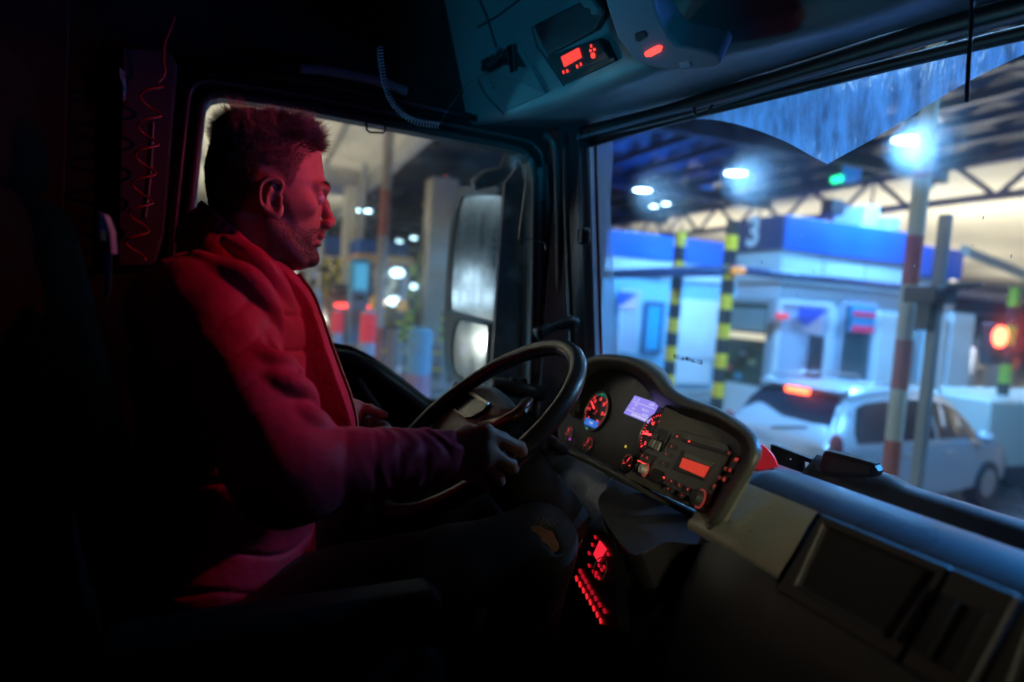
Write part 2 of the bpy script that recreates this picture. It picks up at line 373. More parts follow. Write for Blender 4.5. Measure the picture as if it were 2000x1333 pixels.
obj('roof_unit', MB().bx(ms[0]+.9, ms[1]+.8, YB+.5, YB+1.1, ZT+.005, ZT+.4), M('pale_box', (.5, .55, .6), .5), bt, bevel=.02)
obj('camera_unit', MB().box((atY(1650, 400, YB)[0], YB+.3, ZT+.35), (.35, .3, .3)).cyl((atY(1650, 400, YB)[0], YB+.3, ZT+.005), (atY(1650, 400, YB)[0], YB+.3, ZT+.25), .04), M('black_plastic', (.015, .015, .018), .4), bt)
# canopy-ledge rail in front
# next booth, across the lane
Y2 = 15.6; za = atY(1310, 462, Y2)[2]; zb_ = atY(1310, 512, Y2)[2]; X2 = 6.5; x2e = atY(1432, 480, Y2)[0]+6
b2 = thing('toll_booth', 'farther toll booth with blue fascia and large pale blue wall, left of the striped poles', 'toll booth', (X2+3, Y2+1.2, .15))
obj('wall', MB().bx(X2, x2e, Y2+.15, Y2+2.6, .153, zb_-.5), M('cyan_wall', (.22, .46, .62), .5, noise_=(1, .1)), b2)
obj('light_band', MB().bx(X2-.1, x2e, Y2+.05, Y2+2.7, zb_-.5, zb_-.003), pale, b2)
obj('fascia', MB().bx(X2-.15, x2e+.1, Y2, Y2+2.75, zb_, za), fblue, b2, bevel=.02)
q = rectY(1312, 585, 1398, 700, Y2+.1); obj('wall_panel', MB().bx(q[0], q[1], Y2+.03, Y2+.14, q[2], q[3]), white, b2, bevel=.02)
q = rectY(1312, 704, 1385, 750, Y2+.1); obj('wall_panel', MB().bx(q[0], q[1], Y2+.03, Y2+.14, max(.2, q[2]), q[3]), white, b2, bevel=.02)
framed('window', b2, 1255, 590, 1292, 690, Y2+.1, bluesteel, M('teal_glass', (.03, .3, .5), .2, emit=(.0, .2, .45), es=.25))
f3, _ = framed('window', b2, 1206, 565, 1246, 690, Y2+.1, pale, lit)
q = rectY(1208, 572, 1244, 604, Y2); obj('poster', MB().add([(q[0], Y2-.01, q[3]), (q[1], Y2-.01, q[3]), (q[0], Y2-.01, q[2])], [(0, 1, 2)]).add([(q[1], Y2-.01, q[3]), (q[1], Y2-.01, q[2]), (q[0], Y2-.01, q[2])], [(0, 1, 2)], 1), [M('poster_blue', (.03, .08, .5), .5), M('poster_pink', (.7, .45, .5), .5)], f3)
# height barrier: striped poles with a blue crossbar
yel = M('striped_yellow', (.95, .55, .02), .5); blk = M('striped_black', (.02, .02, .025), .5)
red = M('striped_red', (.5, .11, .06), .6); wht = M('striped_cream', (.66, .60, .48), .6); lime = M('striped_lime', (.45, .7, .05), .5)
def striped(name, base, top, r, bands, mats, label, cat='post', square=False):
    t = thing(name, label, cat, base)
    n = 4 if square else 12; mb = MB(); b0, t0 = Vector(base), Vector(top)
    for k in range(bands):
        a = b0.lerp(t0, k/bands); c = b0.lerp(t0, (k+1)/bands); rings = []
        for p in (a, c): rings.append([(p.x+r*math.cos(2*math.pi*i/n+math.pi/4), p.y+r*math.sin(2*math.pi*i/n+math.pi/4), p.z) for i in range(n)])
        mb.loft(rings, True, caps=(k in (0, bands-1)), mi=k % len(mats))
    obj('shaft', mb, mats, t); obj('foot', MB().cyl((base[0], base[1], base[2]), (base[0], base[1], base[2]+.1), r*1.7, n=n), blk, t)
    return t
pa1 = atY(1417, 600, 8.95); ya1 = 8.95
pz = atY(1425, 430, 8.95)[2]
striped('striped_post', (pa1[0], ya1, .15), (pa1[0], ya1, pz), .115, 15, [blk, yel], 'yellow and black striped post beside the dark number panel', square=True)
pb1x = pa1[0]; yb1 = atX(1318, 600, pb1x)[1]
striped('striped_post', (pb1x, yb1, 0), (pb1x, yb1, pz-.1), .12, 14, [blk, yel], 'yellow and black striped post farther left, in front of the pale blue wall', square=True)
zb1 = atY(1450, 530, 8.8)[2]; xe = atY(2080, 618, 8.8)[0]
hb = thing('height_barrier', 'dark blue height barrier tube crossing in front of the booths', 'barrier', (pa1[0], 8.8, zb1))
obj('crossbar', MB().tube([(pa1[0]-.1, 8.8, zb1+.02), (pa1[0]+.8, 8.75, zb1), (xe, 8.75, zb1-.02)], .085, 10), bluesteel, hb, smooth=True)
obj('crossbar', MB().tube([(pa1[0]-.2, 8.9, zb1-.02), (pa1[0]-.2, 26, zb1)], .11, 10), bluesteel, hb, smooth=True)
q = atY(1432, 528, 8.6); q2 = atY(1452, 528, 8.6)
obj('amber_lamp', MB().tube([tuple(q), tuple(q2)], .07, 10), glow('amber', (1, .5, .03), .9), hb, smooth=True)
# near red and white pole on our island, grey sensor post beside it
tp = atY(1822, 200, 2.75); bp_ = atY(1757, 700, 2.75)
PR = 0.058
xP = (tp[0]+bp_[0])/2
print('pole x', tp[0], bp_[0])
zs = [.15, .9, 1.35]+[atY(1800, y, 2.75)[2] for y in (880, 835, 650, 470)][1:]
t = thing('banded_pole', 'tall cream pole with red bands just outside the windscreen', 'pole', (xP, 2.75, .15))
zz = [.15]+sorted([float(atX(px, py, xP)[2]) for px, py in ((1742, 960), (1750, 861), (1760, 761), (1770, 664), (1783, 557), (1792, 461), (1808, 350), (1820, 255))])+[6.3]
mb = MB()
for k in range(len(zz)-1):
    mb.loft([[(xP+PR*math.cos(a), 2.75+PR*math.sin(a), z) for a in np.linspace(0, 2*math.pi, 20, endpoint=False)] for z in (zz[k], zz[k+1])], True, mi=(k % 2))
obj('shaft', mb, [wht, red], t, smooth=True)
obj('foot', MB().cyl((xP, 2.75, .153), (xP, 2.75, .3), PR*1.5, n=16), concrete, t)
g1 = atX(1815, 700, 4.3)
t = thing('sensor_post', 'thin grey sensor post right of the red banded pole', 'post', (4.3, g1[1], .15))
zt = atX(1840, 420, 4.3)[2]
obj('shaft', MB().bx(4.28, 4.34, g1[1]-.035, g1[1]+.035, .15, zt), M('post_grey', (.3, .31, .31), .5), t, bevel=.008)
ob_ = atX(1810, 575, 4.25)
obj('sensor_head', MB().bx(4.2, 4.42, ob_[1]-.1, ob_[1]+.14, ob_[2]-.06, ob_[2]+.05).bx(4.22, 4.3, ob_[1]-.06, ob_[1]+.05, ob_[2]-.25, ob_[2]-.06), M('gun_grey', (.07, .075, .07), .4), t, bevel=.01)
obj('sensor_arm', MB().tube([(4.3, ob_[1], ob_[2]+.03), tuple(atX(1920, 556, 4.4))], [.04, .012], 8), M('gun_grey', (.07, .075, .07), .4), t)
# lane roof arm and lime post with red signal at the right
lp = atY(1968, 690, 6.5); xl = lp[0]
t = striped('striped_post', (xl, 6.5, 0), (xl, 6.5, atY(1972, 560, 6.5)[2]), .09, 10, [blk, lime], 'lime and black striped post carrying the red signal', square=True)
ar = MB(); A = atY(1885, 490, 6.5); Bq = atY(2060, 560, 6.5)
ar.tube([tuple(A), tuple(Bq)], .13, 6, flat=.5)
obj('sign_arm', ar, M('arm_beige', (.33, .31, .25), .6), t)
tl = atY(1955, 658, 6.3); t = thing('traffic_light', 'round red traffic light glowing on the lime striped post', 'traffic light', tuple(tl))
obj('housing', MB().box((tl[0], tl[1]+.12, tl[2]-.14), (.32, .2, .7)), blk, t, bevel=.03)
obj('red_lens', MB().cyl((tl[0]-.03, tl[1]-.02, tl[2]), (tl[0]-.03, tl[1]+.01, tl[2]), .17, n=20), glow('signal_red', (1, .09, .04), 14), t)
obj('dark_lens', MB().cyl((tl[0]-.03, tl[1]-.01, tl[2]-.33), (tl[0]-.03, tl[1]+.01, tl[2]-.33), .11, n=20), M('dark_lens', (.02, .05, .03), .2), t)
# far right: cream low building / truck side, red-white barrier boards, concrete bollards
q = rectY(1968, 790, 2080, 960, 5.6)
wv = thing('parked_van', 'cream box side of a vehicle cut off by the right frame edge', 'van', (q[0]+1, 6.6, 0))
obj('body', MB().bx(q[0], q[0]+5, 5.9, 7.6, .35, q[3]), M('van_cream', (.55, .54, .47), .4), wv, bevel=.06)
for xx in (q[0]+.9, q[0]+4): obj('wheel', MB().cyl((xx, 5.92, .34), (xx, 6.15, .34), .34, n=24), blk, wv)
for i, (px, py) in enumerate(((1880, 760), (1940, 775))):
    p = atY(px, py, 15); t = thing('bollard', '', 'bollard', (p[0], 15, 0), 'bollards beyond the booth')
    t['label'] = ('grey blue bollard left of the lime striped post', 'grey blue bollard right behind the lime striped post')[i]
    obj('post', MB().cyl((p[0], 15, 0), (p[0], 15, 1.75), .38, .34, 20), M('bollard_blue', (.22, .27, .38), .5), t); obj('cap', MB().cyl((p[0], 15, 1.753), (p[0], 15, 2.0), .36, .3, 20), M('bollard_cap', (.35, .38, .6), .5), t)
q = rectY(1880, 698, 1990, 722, 18)
t = thing('barrier_board', 'red and white barrier board behind the bollards at right', 'barrier', ((q[0]+q[1])/2, 18, 0)); mb = MB()
for k in range(8): mb.bx(q[0]+(q[1]-q[0])*k/8, q[0]+(q[1]-q[0])*(k+1)/8, 18, 18.08, q[2], q[3], mi=k % 2)
obj('board', mb, [wht, red], t); obj('leg', MB().bx(q[0]+.2, q[0]+.3, 18.082, 18.2, 0, q[2]+.2), greyf, t); obj('leg', MB().bx(q[1]-.3, q[1]-.2, 18.082, 18.2, 0, q[2]+.2), greyf, t)
p = atY(1894, 693, 22)
t = thing('distant_car', 'distant car with two white headlights beside the booth edge', 'car', (p[0]+.5, 23, 0))
obj('body', MB().bx(p[0]-.6, p[0]+1.2, 22.1, 26, .3, 1.0), M('far_car', (.1, .1, .1), .3), t, bevel=.15)
obj('cabin', MB().bx(p[0]-.5, p[0]+1.1, 23, 25.2, 1.003, 1.5), glassd, t, bevel=.15)
for dx in (-.45, .55): obj('headlight', MB().ball((p[0]+dx, 22.05, p[2]-.6), (.12, .05, .1)), glow('headlight', (1, .97, .9), 12), t)
# ---- silver estate car
def car():
    cm = M('silver_car_paint', (.46, .48, .53), .30, metal=.3, coat=.5); gl = M('car_glass', (.012, .01, .018), .12, spec=.25); tr = M('car_trim', (.015, .015, .017), .5)
    t = thing('estate_car', 'silver estate car with roof rails and lit red brake light, in the lane ahead', 'car', (0, 0, 0))
    # stations: x, half width low, half width belt, belt z, roof half width, roof z, low z
    S = [(0.0, .80, .78, 1.0, .0, 0, .40)]
    st = [(0.00, .72, .74, .98, .70, 1.02, .42), (0.06, .84, .86, 1.00, .74, 1.10, .34), (.30, .87, .89, 1.00, .66, 1.42, .28), (.55, .88, .90, .99, .63, 1.60, .26), (1.0, .89, .91, .98, .63, 1.655, .24), (1.8, .89, .91, .97, .64, 1.67, .22), (2.5, .89, .91, .96, .62, 1.63, .22),
          (2.95, .89, .91, .95, .60, 1.53, .22), (3.45, .88, .90, .94, .66, 1.20, .24), (3.75, .87, .89, .92, .72, .99, .26), (4.2, .84, .84, .84, .68, .88, .28), (4.45, .76, .76, .72, .6, .76, .34), (4.52, .66, .66, .62, .5, .66, .4)]
    rings = []
    for x, wl_, wb, zb2, wr, zr, zl in st:
        h = [(wl_*.6, zl), (wl_, zl+.06), (wl_+.01, .6*zb2+.1), (wb, zb2-.08), (wb-.02, zb2), (wr+.03, max(zb2+.005, zr-.09)), (wr-.06, max(zb2+.01, zr-.02)), (wr*.55, zr), (0, zr+.01)]
        rings.append([(x, -a, b) for a, b in h]+[(x, a, b) for a, b in reversed(h[:-1])])
    mb = MB(); mb.loft(rings, True, True)
    obj('body', mb, cm, t, auto=38)
    def on_side(x, fr, out=.008):   # point on glasshouse side at station x, fraction up
        for k in range(len(st)-1):
            if st[k][0] <= x <= st[k+1][0]:
                u = (x-st[k][0])/(st[k+1][0]-st[k][0]); s_ = [a+(b-a)*u for a, b in zip(st[k], st[k+1])]; break
        y0, z0, y1_, z1 = s_[2]-.02, s_[3], s_[4]+.03, max(s_[3]+.005, s_[5]-.09)
        return (x, y0+(y1_-y0)*fr+out, z0+(z1-z0)*fr)
    for sgn in (1, -1):
        for xs in ((.42, .75, 1.25), (1.33, 1.7, 2.15), (2.23, 2.7, 3.05, 3.3)):
            lo = [on_side(x, .10) for x in xs]; hi = [on_side(x, .93) for x in xs]
            mb = MB().loft([[(a, sgn*b, c) for a, b, c in lo], [(a, sgn*b, c) for a, b, c in hi]], False)
            obj('side_window', mb, gl, t)
        obj('roof_rail', MB().tube([(.5, sgn*.60, 1.62), (.65, sgn*.6, 1.70), (1.8, sgn*.6, 1.73), (2.6, sgn*.58, 1.68), (2.75, sgn*.57, 1.6)], .02, 8), M('rail_silver', (.5, .5, .52), .3, metal=.7), t, smooth=True)
        obj('wing_mirror', MB().ball((3.15, sgn*1.0, 1.03), (.09, .12, .08)), cm, t, smooth=True)
        obj('door_handle', MB().tube([(1.35, sgn*.925, .86), (1.55, sgn*.93, .865)], .016, 6), M('rail_silver', (.5, .5, .52), .3, metal=.7), t)
        obj('door_handle', MB().tube([(2.3, sgn*.925, .85), (2.5, sgn*.93, .855)], .016, 6), MATS['rail_silver'], t)
        obj('tail_light', MB().ball((.09, sgn*.80, 1.0), (.07, .09, .17)), M('tail_red', (.22, .01, .015), .2), t, smooth=True)
        for xw in (.95, 3.6):
            wh = obj('wheel', MB().cyl((xw, sgn*.72, .32), (xw, sgn*.915, .32), .32, n=28), blk, t)
            obj('rim', MB().cyl((xw, sgn*.90, .32), (xw, sgn*.925, .32), .2, n=20), M('rail_silver', (.5, .5, .52), .3, metal=.7), wh)
    # rear window
    obj('rear_window', MB().loft([[(.055, -.70, 1.06), (.05, 0, 1.07), (.055, .70, 1.06)], [(.29, -.62, 1.40), (.275, 0, 1.43), (.29, .62, 1.40)], [(.47, -.56, 1.555), (.46, 0, 1.58), (.47, .56, 1.555)]], False), gl, t, smooth=True)
    obj('brake_light', MB().tube([(.40, .16, 1.56), (.40, -.16, 1.56)], .035, 10), glow('brake_glow', (1, .1, .03), 9), t, smooth=True)
    obj('wiper', MB().tube([(.02, .05, 1.08), (.1, -.4, 1.17)], .012, 6), tr, t)
    obj('spoiler', MB().bx(.38, .62, -.58, .58, 1.60, 1.635), cm, t, bevel=.012)
    obj('bumper', MB().bx(-.06, .12, -.82, .82, .38, .62), cm, t, bevel=.04)
    obj('number_plate', MB().bx(-.03, .0, -.26, .26, .74, .86), M('plate', (.6, .6, .55), .5), t)
    return t
c = car(); hd = math.radians(8.5); R0 = Vector((6.27, 4.84, 0)); lo = Matrix.Rotation(hd, 3, 'Z') @ Vector((0, .88, 0))
c.location = R0+lo; c.rotation_euler = (0, 0, hd)
# ---- seen through the side window
def bollard(px, py_top, py_bot, wpx, yp, lab, mats, bands=5):
    a = atY(px, py_bot, yp); b = atY(px+wpx/2, py_bot, yp); r = abs(b[0]-a[0]); zt = atY(px, py_top, yp)[2]; x = a[0]
    t = thing('lane_bollard', lab, 'bollard', (x, yp, 0), 'bollards on the lane islands'); mb = MB()
    for k in range(bands):
        z0 = zt*k/bands; z1 = zt*(k+1)/bands
        mb.loft([[(x+r*q*math.cos(aa), yp+r*q*math.sin(aa), z) for aa in np.linspace(0, 2*math.pi, 18, endpoint=False)] for z, q in ((z0, 1-.12*k/bands), (z1, 1-.12*(k+1)/bands))], True, mi=k % 2, caps=False)
    mb.ball((x, yp, zt), (r*.88, r*.88, r*.4)); obj('body', mb, mats, t, smooth=True)
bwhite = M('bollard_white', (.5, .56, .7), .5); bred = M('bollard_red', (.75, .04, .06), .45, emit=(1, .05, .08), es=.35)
bollard(716, 612, 690, 34, 11.0, 'white bollard with glowing red band, centre of the side window', [bwhite, bred], 4)
bollard(657, 608, 660, 26, 14.5, 'smaller white bollard with pinkish band, beside the jacket zip', [bwhite, bred], 4)
bollard(815, 650, 745, 52, 9.0, 'blue and pink bollard low beside the mirror', [M('bollard_cyan', (.2, .45, .65), .5), M('bollard_pinkish', (.5, .25, .33), .5)], 3)
bollard(600, 570, 690, 50, 13, 'large cream barrel with orange top behind the man\'s chin', [M('barrel_cream', (.6, .58, .52), .5), M('barrel_orange', (.6, .2, .06), .5)], 1)
# jersey barriers and rails
jb = thing('concrete_barrier', 'low grey concrete barrier behind the bollards', 'barrier', (2, 17, 0))
obj('body', MB().bx(-1.5, 6.8, 17, 17.5, 0, 1.0), concrete, jb, bevel=.05)
gr = thing('guard_rail', 'thin yellowish guard rail in front of the cream column', 'rail', (4, 16, 0)); mb = MB()
mb.tube([(2.2, 16, .95), (7.5, 16, .95)], .04, 8); obj('rail', mb, yel, gr); obj('rail', MB().tube([(2.2, 16, .5), (7.5, 16, .5)], .04, 8), yel, gr)
for k in range(5): obj('post', MB().cyl((2.3+k*1.25, 16.05, 0), (2.3+k*1.25, 16.05, 1.0), .05, n=8), blk, gr)
# hazard boards: chequered yellow and black panels
hz = M('hazard_yellow', (.65, .55, .05), .5); 
def hazard(px0, py0, px1, py1, yp, lab):
    a, b, c_, d_ = rectY(px0, py0, px1, py1, yp); c_ = max(.05, c_)
    t = thing('hazard_board', lab, 'sign', ((a+b)/2, yp, 0), 'yellow and black hazard boards'); mb = MB()
    n = 6; W = b-a; H = d_-c_
    for k in range(n):
        for j in range(2):
            mb.bx(a+W*j/2, a+W*(j+1)/2, yp, yp+.06, c_+H*k/n, c_+H*(k+1)/n, mi=(k+j) % 2)
    obj('board', mb, [hz, blk], t); obj('leg', MB().bx((a+b)/2-.05, (a+b)/2+.05, yp+.063, yp+.15, 0, d_-.1), greyf, t)
hazard(796, 495, 832, 628, 22, 'chequered hazard board left of the thick cream column')
hazard(624, 505, 642, 590, 24, 'chequered hazard board nearest the man\'s mouth')
hazard(648, 505, 664, 600, 24, 'chequered hazard board beside the slimmer cream column')
hazard(772, 620, 806, 668, 15.5, 'low chequered hazard board on the lane island')
hazard(722, 600, 760, 640, 17.8, 'wide chequered hazard board under the orange disc')
hazard(862, 610, 884, 668, 15, 'chequered hazard board against the mirror edge')
# booth far with orange awning and white framed window
YC = 26
def fbooth(px0, px1, pyt, pyw, yp, lab, wallm, awn, win):
    a, b, _, zt = rectY(px0, pyt, px1, 640, yp)
    t = thing('toll_booth', lab, 'toll booth', ((a+b)/2, yp+1, 0))
    obj('wall', MB().bx(a+.3, b-.3, yp+.3, yp+2.5, 0, zt-.25), wallm, t)
    obj('awning', MB().bx(a, b, yp-.6, yp+2.7, zt-.25, zt), awn, t, bevel=.04)
    zf = atY((px0+px1)/2, pyw, yp)[2]
    obj('fascia', MB().bx(a+.1, b-.1, yp+.2, yp+2.6, zt+.003, zf), fblue, t)
    for k, wq in enumerate(win):
        framed('window', t, *wq, yp+.3, white, lit if k % 2 else glassd, fw=.12)
    return t
orange = M('awning_orange', (.62, .33, .12), .6)
b3 = fbooth(690, 800, 500, 470, 20.5, 'small distant booth with orange awning and white framed window', M('wall_brown', (.22, .15, .12), .6), orange, [(728, 525, 752, 600), (768, 535, 795, 600)])
b4 = fbooth(560, 690, 500, 460, 27, 'distant pale booth with cream awning behind the man\'s mouth', M('pale_wall', (.4, .45, .5), .6), cream, [(575, 520, 600, 600), (604, 520, 622, 600)])
q = rectY(745, 532, 775, 592, 20.2)
ns = thing('number_sign', 'pale number 2 sign between the booth windows', 'sign', ((q[0]+q[1])/2, 20.2, 0)); 
obj('board', MB().bx(q[0]-.15, q[1]+.15, 20.25, 20.3, q[2]-.1, q[3]+.1), M('sign_grey', (.13, .14, .13), .5), ns)
obj('numeral', MB().text('2', ((q[0]+q[1])/2, 20.24, (q[2]+q[3])/2), (1, 0, 0), (0, 0, 1), (q[3]-q[2])*1.25, bold=.05), M('numeral_cream', (.7, .72, .6), .5, emit=(.6, .65, .5), es=.25), ns)
obj('post', MB().bx((q[0]+q[1])/2-.05, (q[0]+q[1])/2+.05, 20.31, 20.4, 0, q[3]), greyf, ns)
for i, (px, py, rp, cc) in enumerate(((738, 592, 17, (.85, .4, .02)), (784, 597, 13, (.75, .38, .1)))):
    p = atY(px, py, 17); r = rp*17.6/1250
    t = thing('warning_disc', ('large round orange warning disc in the side window', 'smaller tan orange warning disc right of the larger one')[i], 'sign', (p[0], 17, 0), 'round orange warning discs')
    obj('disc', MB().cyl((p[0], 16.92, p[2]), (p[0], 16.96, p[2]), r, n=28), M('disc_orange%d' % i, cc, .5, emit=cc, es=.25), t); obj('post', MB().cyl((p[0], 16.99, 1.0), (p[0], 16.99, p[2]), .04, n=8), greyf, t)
for i, (px, py) in enumerate(((776, 533), (770, 589))):
    p = atY(px, py, 19); t = thing('booth_spotlight', ('cold white spotlight above the number sign window', 'cold white spotlight below the white booth window')[i], 'lamp', tuple(p))
    obj('lens', MB().ball(tuple(p), (.22, .08, .14)), glow('cold_spot', (.5, .8, 1), 6), t, smooth=True); obj('arm', MB().cyl((p[0], p[1]+.08, p[2]), (p[0], p[1]+1.7, p[2]), .03, n=6), greyf, t)
# tail lights of cars queuing far away
for i, (px, py, lab) in enumerate(((697, 599, 'distant car with red tail lights right of the dark kerb'), (645, 579, 'distant car with red tail lights beside the jacket collar'))):
    p = atY(px, py, 19.5+i*6); t = thing('distant_car', lab, 'car', (p[0], p[1]+1, 0), 'cars queuing at the far lanes')
    obj('body', MB().bx(p[0]-.8, p[0]+.8, p[1]+.1, p[1]+4, .3, p[2]+.25), M('far_car', (.1, .1, .1), .3), t, bevel=.2)
    obj('cabin', MB().bx(p[0]-.7, p[0]+.7, p[1]+.9, p[1]+3.2, p[2]+.253, p[2]+.7), glassd, t, bevel=.2)
    for dx in (-.42, .42): obj('tail_light', MB().ball((p[0]+dx, p[1]+.05, p[2]), (.26, .05, .07)), glow('tail_glow', (1, .06, .05), 5), t, smooth=True)
# ticket machine kiosk, cones and small lane lights between the bollards
q = rectY(686, 505, 722, 600, 18.2); t = thing('ticket_kiosk', 'glowing pale blue ticket kiosk right of the slimmer cream column', 'kiosk', ((q[0]+q[1])/2, 18.2, 0))
obj('cabinet', MB().bx(q[0], q[1], 18.2, 19, 0, q[3]), M('kiosk_blue', (.1, .35, .55), .4), t, bevel=.04)
obj('screen', MB().bx(q[0]+.08, q[1]-.08, 18.15, 18.196, (q[2]+q[3])/2-.2, q[3]-.15), glow('kiosk_screen', (.08, .5, .85), .9), t); obj('slot', MB().bx(q[0]+.1, q[1]-.1, 18.16, 18.196, (q[2]+q[3])/2-.5, (q[2]+q[3])/2-.35), blk, t)
for i, (px, py, yp, cc, lab) in enumerate(((585, 600, 15, (1, .12, .08), 'small red lane light nearest the man\'s collar'), (745, 590, 16, (1, .85, .6), 'small warm lane light left of the number sign'), (672, 560, 22, (.9, .95, 1), 'small white lane light beside the hazard boards'), (832, 560, 24, (1, .5, .1), 'small amber lane light left of the thick cream column'), (655, 522, 25, (1, .9, .65), 'small warm lane light above the hazard boards'), (808, 560, 21, (.5, .8, 1), 'small bluish lane light on the right of the booth'))):
    p = atY(px, py, yp); t = thing('lane_light', lab, 'light', (p[0], yp, 0), 'small lights marking the far lanes')
    obj('lens', MB().ball(tuple(p), (.13, .06, .09)), glow('lane_glow%s' % 'abcdef'[i], cc, 5), t, smooth=True); obj('post', MB().cyl((p[0], yp+.05, 0), (p[0], yp+.05, p[2]), .035, n=6), greyf, t)
for i, (px, lab) in enumerate(((690, 'traffic cone left of the glowing banded bollard'), (744, 'traffic cone right of the glowing banded bollard'), (780, 'traffic cone in front of the low hazard board'))):
    x_ = atY(px, 700, 12.5+i)[0]; y_ = 12.5+i; t = thing('traffic_cone', lab, 'cone', (x_, y_, 0), 'traffic cones on the lane islands'); mb = MB()
    for k in range(4): mb.loft([[(x_+r*math.cos(a), y_+r*math.sin(a), z) for a in np.linspace(0, 2*math.pi, 16, endpoint=False)] for z, r in ((.04+.18*k, .16-.035*k), (.04+.18*(k+1), .16-.035*(k+1)))], True, mi=k % 2)
    obj('cone', mb, [M('cone_orange', (.8, .15, .03), .5), M('cone_white', (.8, .8, .78), .4)], t, smooth=True); obj('foot', MB().bx(x_-.2, x_+.2, y_-.2, y_+.2, .004, .04), blk, t)
# thin posts
xq = atY(752, 400, 12)[0]; striped('banded_pole', (xq, 12, .0), (xq, 12, 6.2), .1, 7, [M('pink_cream', (.5, .38, .32), .6), red, M('pink_cream', (.5, .38, .32), .6)], 'slender pinkish pole with red band seen through the side window', 'pole')
xq = atY(768, 660, 10)[0]; t = thing('marker_post', 'short brown pink post standing below the orange disc', 'post', (xq, 10, 0)); obj('shaft', MB().cyl((xq, 10, 0), (xq, 10, 1.9), .09, n=12), M('brown_pink', (.3, .22, .2), .6), t); obj('cap', MB().ball((xq, 10, 1.9), (.1, .1, .05)), blk, t)
for px, lab in ((630, 'leftmost thin grey post beyond the barrier'), (706, 'thin grey post between the pole and the column')):
    xq = atY(px, 450, 21)[0]; t = thing('thin_post', lab, 'post', (xq, 21, 0)); obj('shaft', MB().cyl((xq, 21, 0), (xq, 21, 6.6), .1, n=10), greyf, t); obj('collar', MB().cyl((xq, 21, 3), (xq, 21, 3.15), .14, n=10), blk, t)
# far dark enclosure beyond the plaza: distant office block with lit strips
ob = thing('plaza_office', 'long dark office building with pale bands closing the far side of the plaza', 'building', (10, 52, 0))
obj('wall', MB().bx(-45, 90, 52, 60, 0, 6.5), M('office_wall', (.1, .12, .15), .6, noise_=(.3, .3)), ob)
mb = MB(); 
for k in range(3): mb.bx(-44, 88, 51.9, 51.997, 1.2+1.8*k, 1.5+1.8*k)
obj('ledge', mb, M('ledge', (.4, .42, .45), .6), ob)
mb = MB()
random.seed(3)
for k in range(40):
    x = -40+k*3.2; mb.bx(x, x+random.uniform(.6, 2.2), 51.93, 51.99, random.choice((.2, 2.0, 3.8)), random.choice((1.1, 2.9, 4.4)))
obj('lit_window', mb, glow('far_windows', (.3, .45, .6), .35), ob)
for i, (fx, fy, fe, nm) in enumerate(((22, 14.5, 3200, 'behind the numbered booth'), (21, 24, 2600, 'beyond the farther booth'), (24, 4, 3200, 'beyond the lime striped post'), (34, 11, 3600, 'far down the lanes at right'), (34, 26, 3000, 'far down the lanes behind the booths'), (50, 4, 5500, 'near the far end of the canopy'), (50, 24, 5000, 'near the far end of the canopy at left'), (64, 12, 5500, 'at the far end of the canopy'),
                                     (0.2, 29, 1500, 'deep in the lanes seen through the side window'), (-2.6, 19, 1100, 'behind the driver\'s head'), (-9, 10, 1500, 'behind the truck at the left'), (-18, 6, 1500, 'far behind the truck'))):
    soffit_fill((fx, fy, .9), fe*(.25 if fx > 10 else .34), (1, .93, .76), (fx+.5, fy, 10), 'added uplight on a short stand '+nm)
for fx, fy, fe, ax_, sp_, lab in ((4.0, -.35, 13500, (.80, -.24, 2.2), 9.5, 'lamp hanging right above the truck\'s own lane'), (6.0, 6.0, 4200, (7.5, 8.5, 1.5), 120, 'added lamp, out of view above the lane where the estate car waits'), (2.6, .9, 1900, (1.06, .42, 2.86), 15, 'added lamp, out of view above the left front corner of the truck'), (8.5, .6, 2300, (8.5, .6, 0), 165, 'lamp hanging ahead above the truck\'s own lane')):
    place(pl, True, (fx, fy, HC-.62), 0, lab)
    lamp('pendant_light', 'SPOT', (fx, fy, HC-.65), fe, (.03, .34, 1.0) if fx == 4.0 else ((.22, .52, 1.0) if fx == 2.6 else BLUEW), .2, aim=ax_, spot=sp_)  # added unseen spots, aimed to light dash top, booth side, wet film, sleeve
for i, (fx, fy) in enumerate(((-7, 4.6), (-12, 5.4), (-17, 6.4), (-10, 9), (-16, 11))):
    place(pl, True, (fx, fy, HC-.62), 0, 'lamp hanging under the soffit behind the truck, number %s from the truck' % ('one', 'two', 'three', 'four', 'five')[i])
    lamp('pendant_light', 'SPOT', (fx, fy, HC-.65), 1500, (.6, .8, 1), .25, aim=(fx, fy, 0), spot=165)
for i, (lx, ly, lz) in enumerate(((-13, 5.5, 3.0), (-13.2, 5.9, 2.45), (-12.8, 5.1, 2.5))):  # lamps added behind the truck to give the mirror its bright spots
    t = thing('mirror_spot_lamp', ('upper', 'right of the lower two', 'left of the lower two')[i]+' of the added white lamps on thin poles behind the truck, reflected in the mirror', 'lamp', (lx, ly, 0), 'added lamps on poles behind the truck')
    t['label'] = ('highest added lamp on a thin pole behind the truck', 'lower outer added lamp on a thin pole behind the truck', 'lower inner added lamp on a thin pole behind the truck')[i]
    obj('pole', MB().cyl((lx-.06, ly, 0), (lx-.06, ly, lz), .04, n=8), greyf, t); obj('lens', MB().cyl((lx-.01, ly, lz), (lx+.05, ly, lz), .2, n=20), glow('mirror_spot_glow', (.75, .9, 1), 9), t)
c2 = copy_tree(c); c2.location = (-7.0, 4.75, 0); c2.rotation_euler = (0, 0, math.radians(-3)); c2['label'] = 'second silver estate car close behind on the left, headlights on'
for dy in (-.62, .62): 
    h = obj('headlight', MB().ball((4.42, dy, .62), (.10, .16, .09)), glow('headlight', (1, .97, .9), 12), None, smooth=True); h.parent = c2
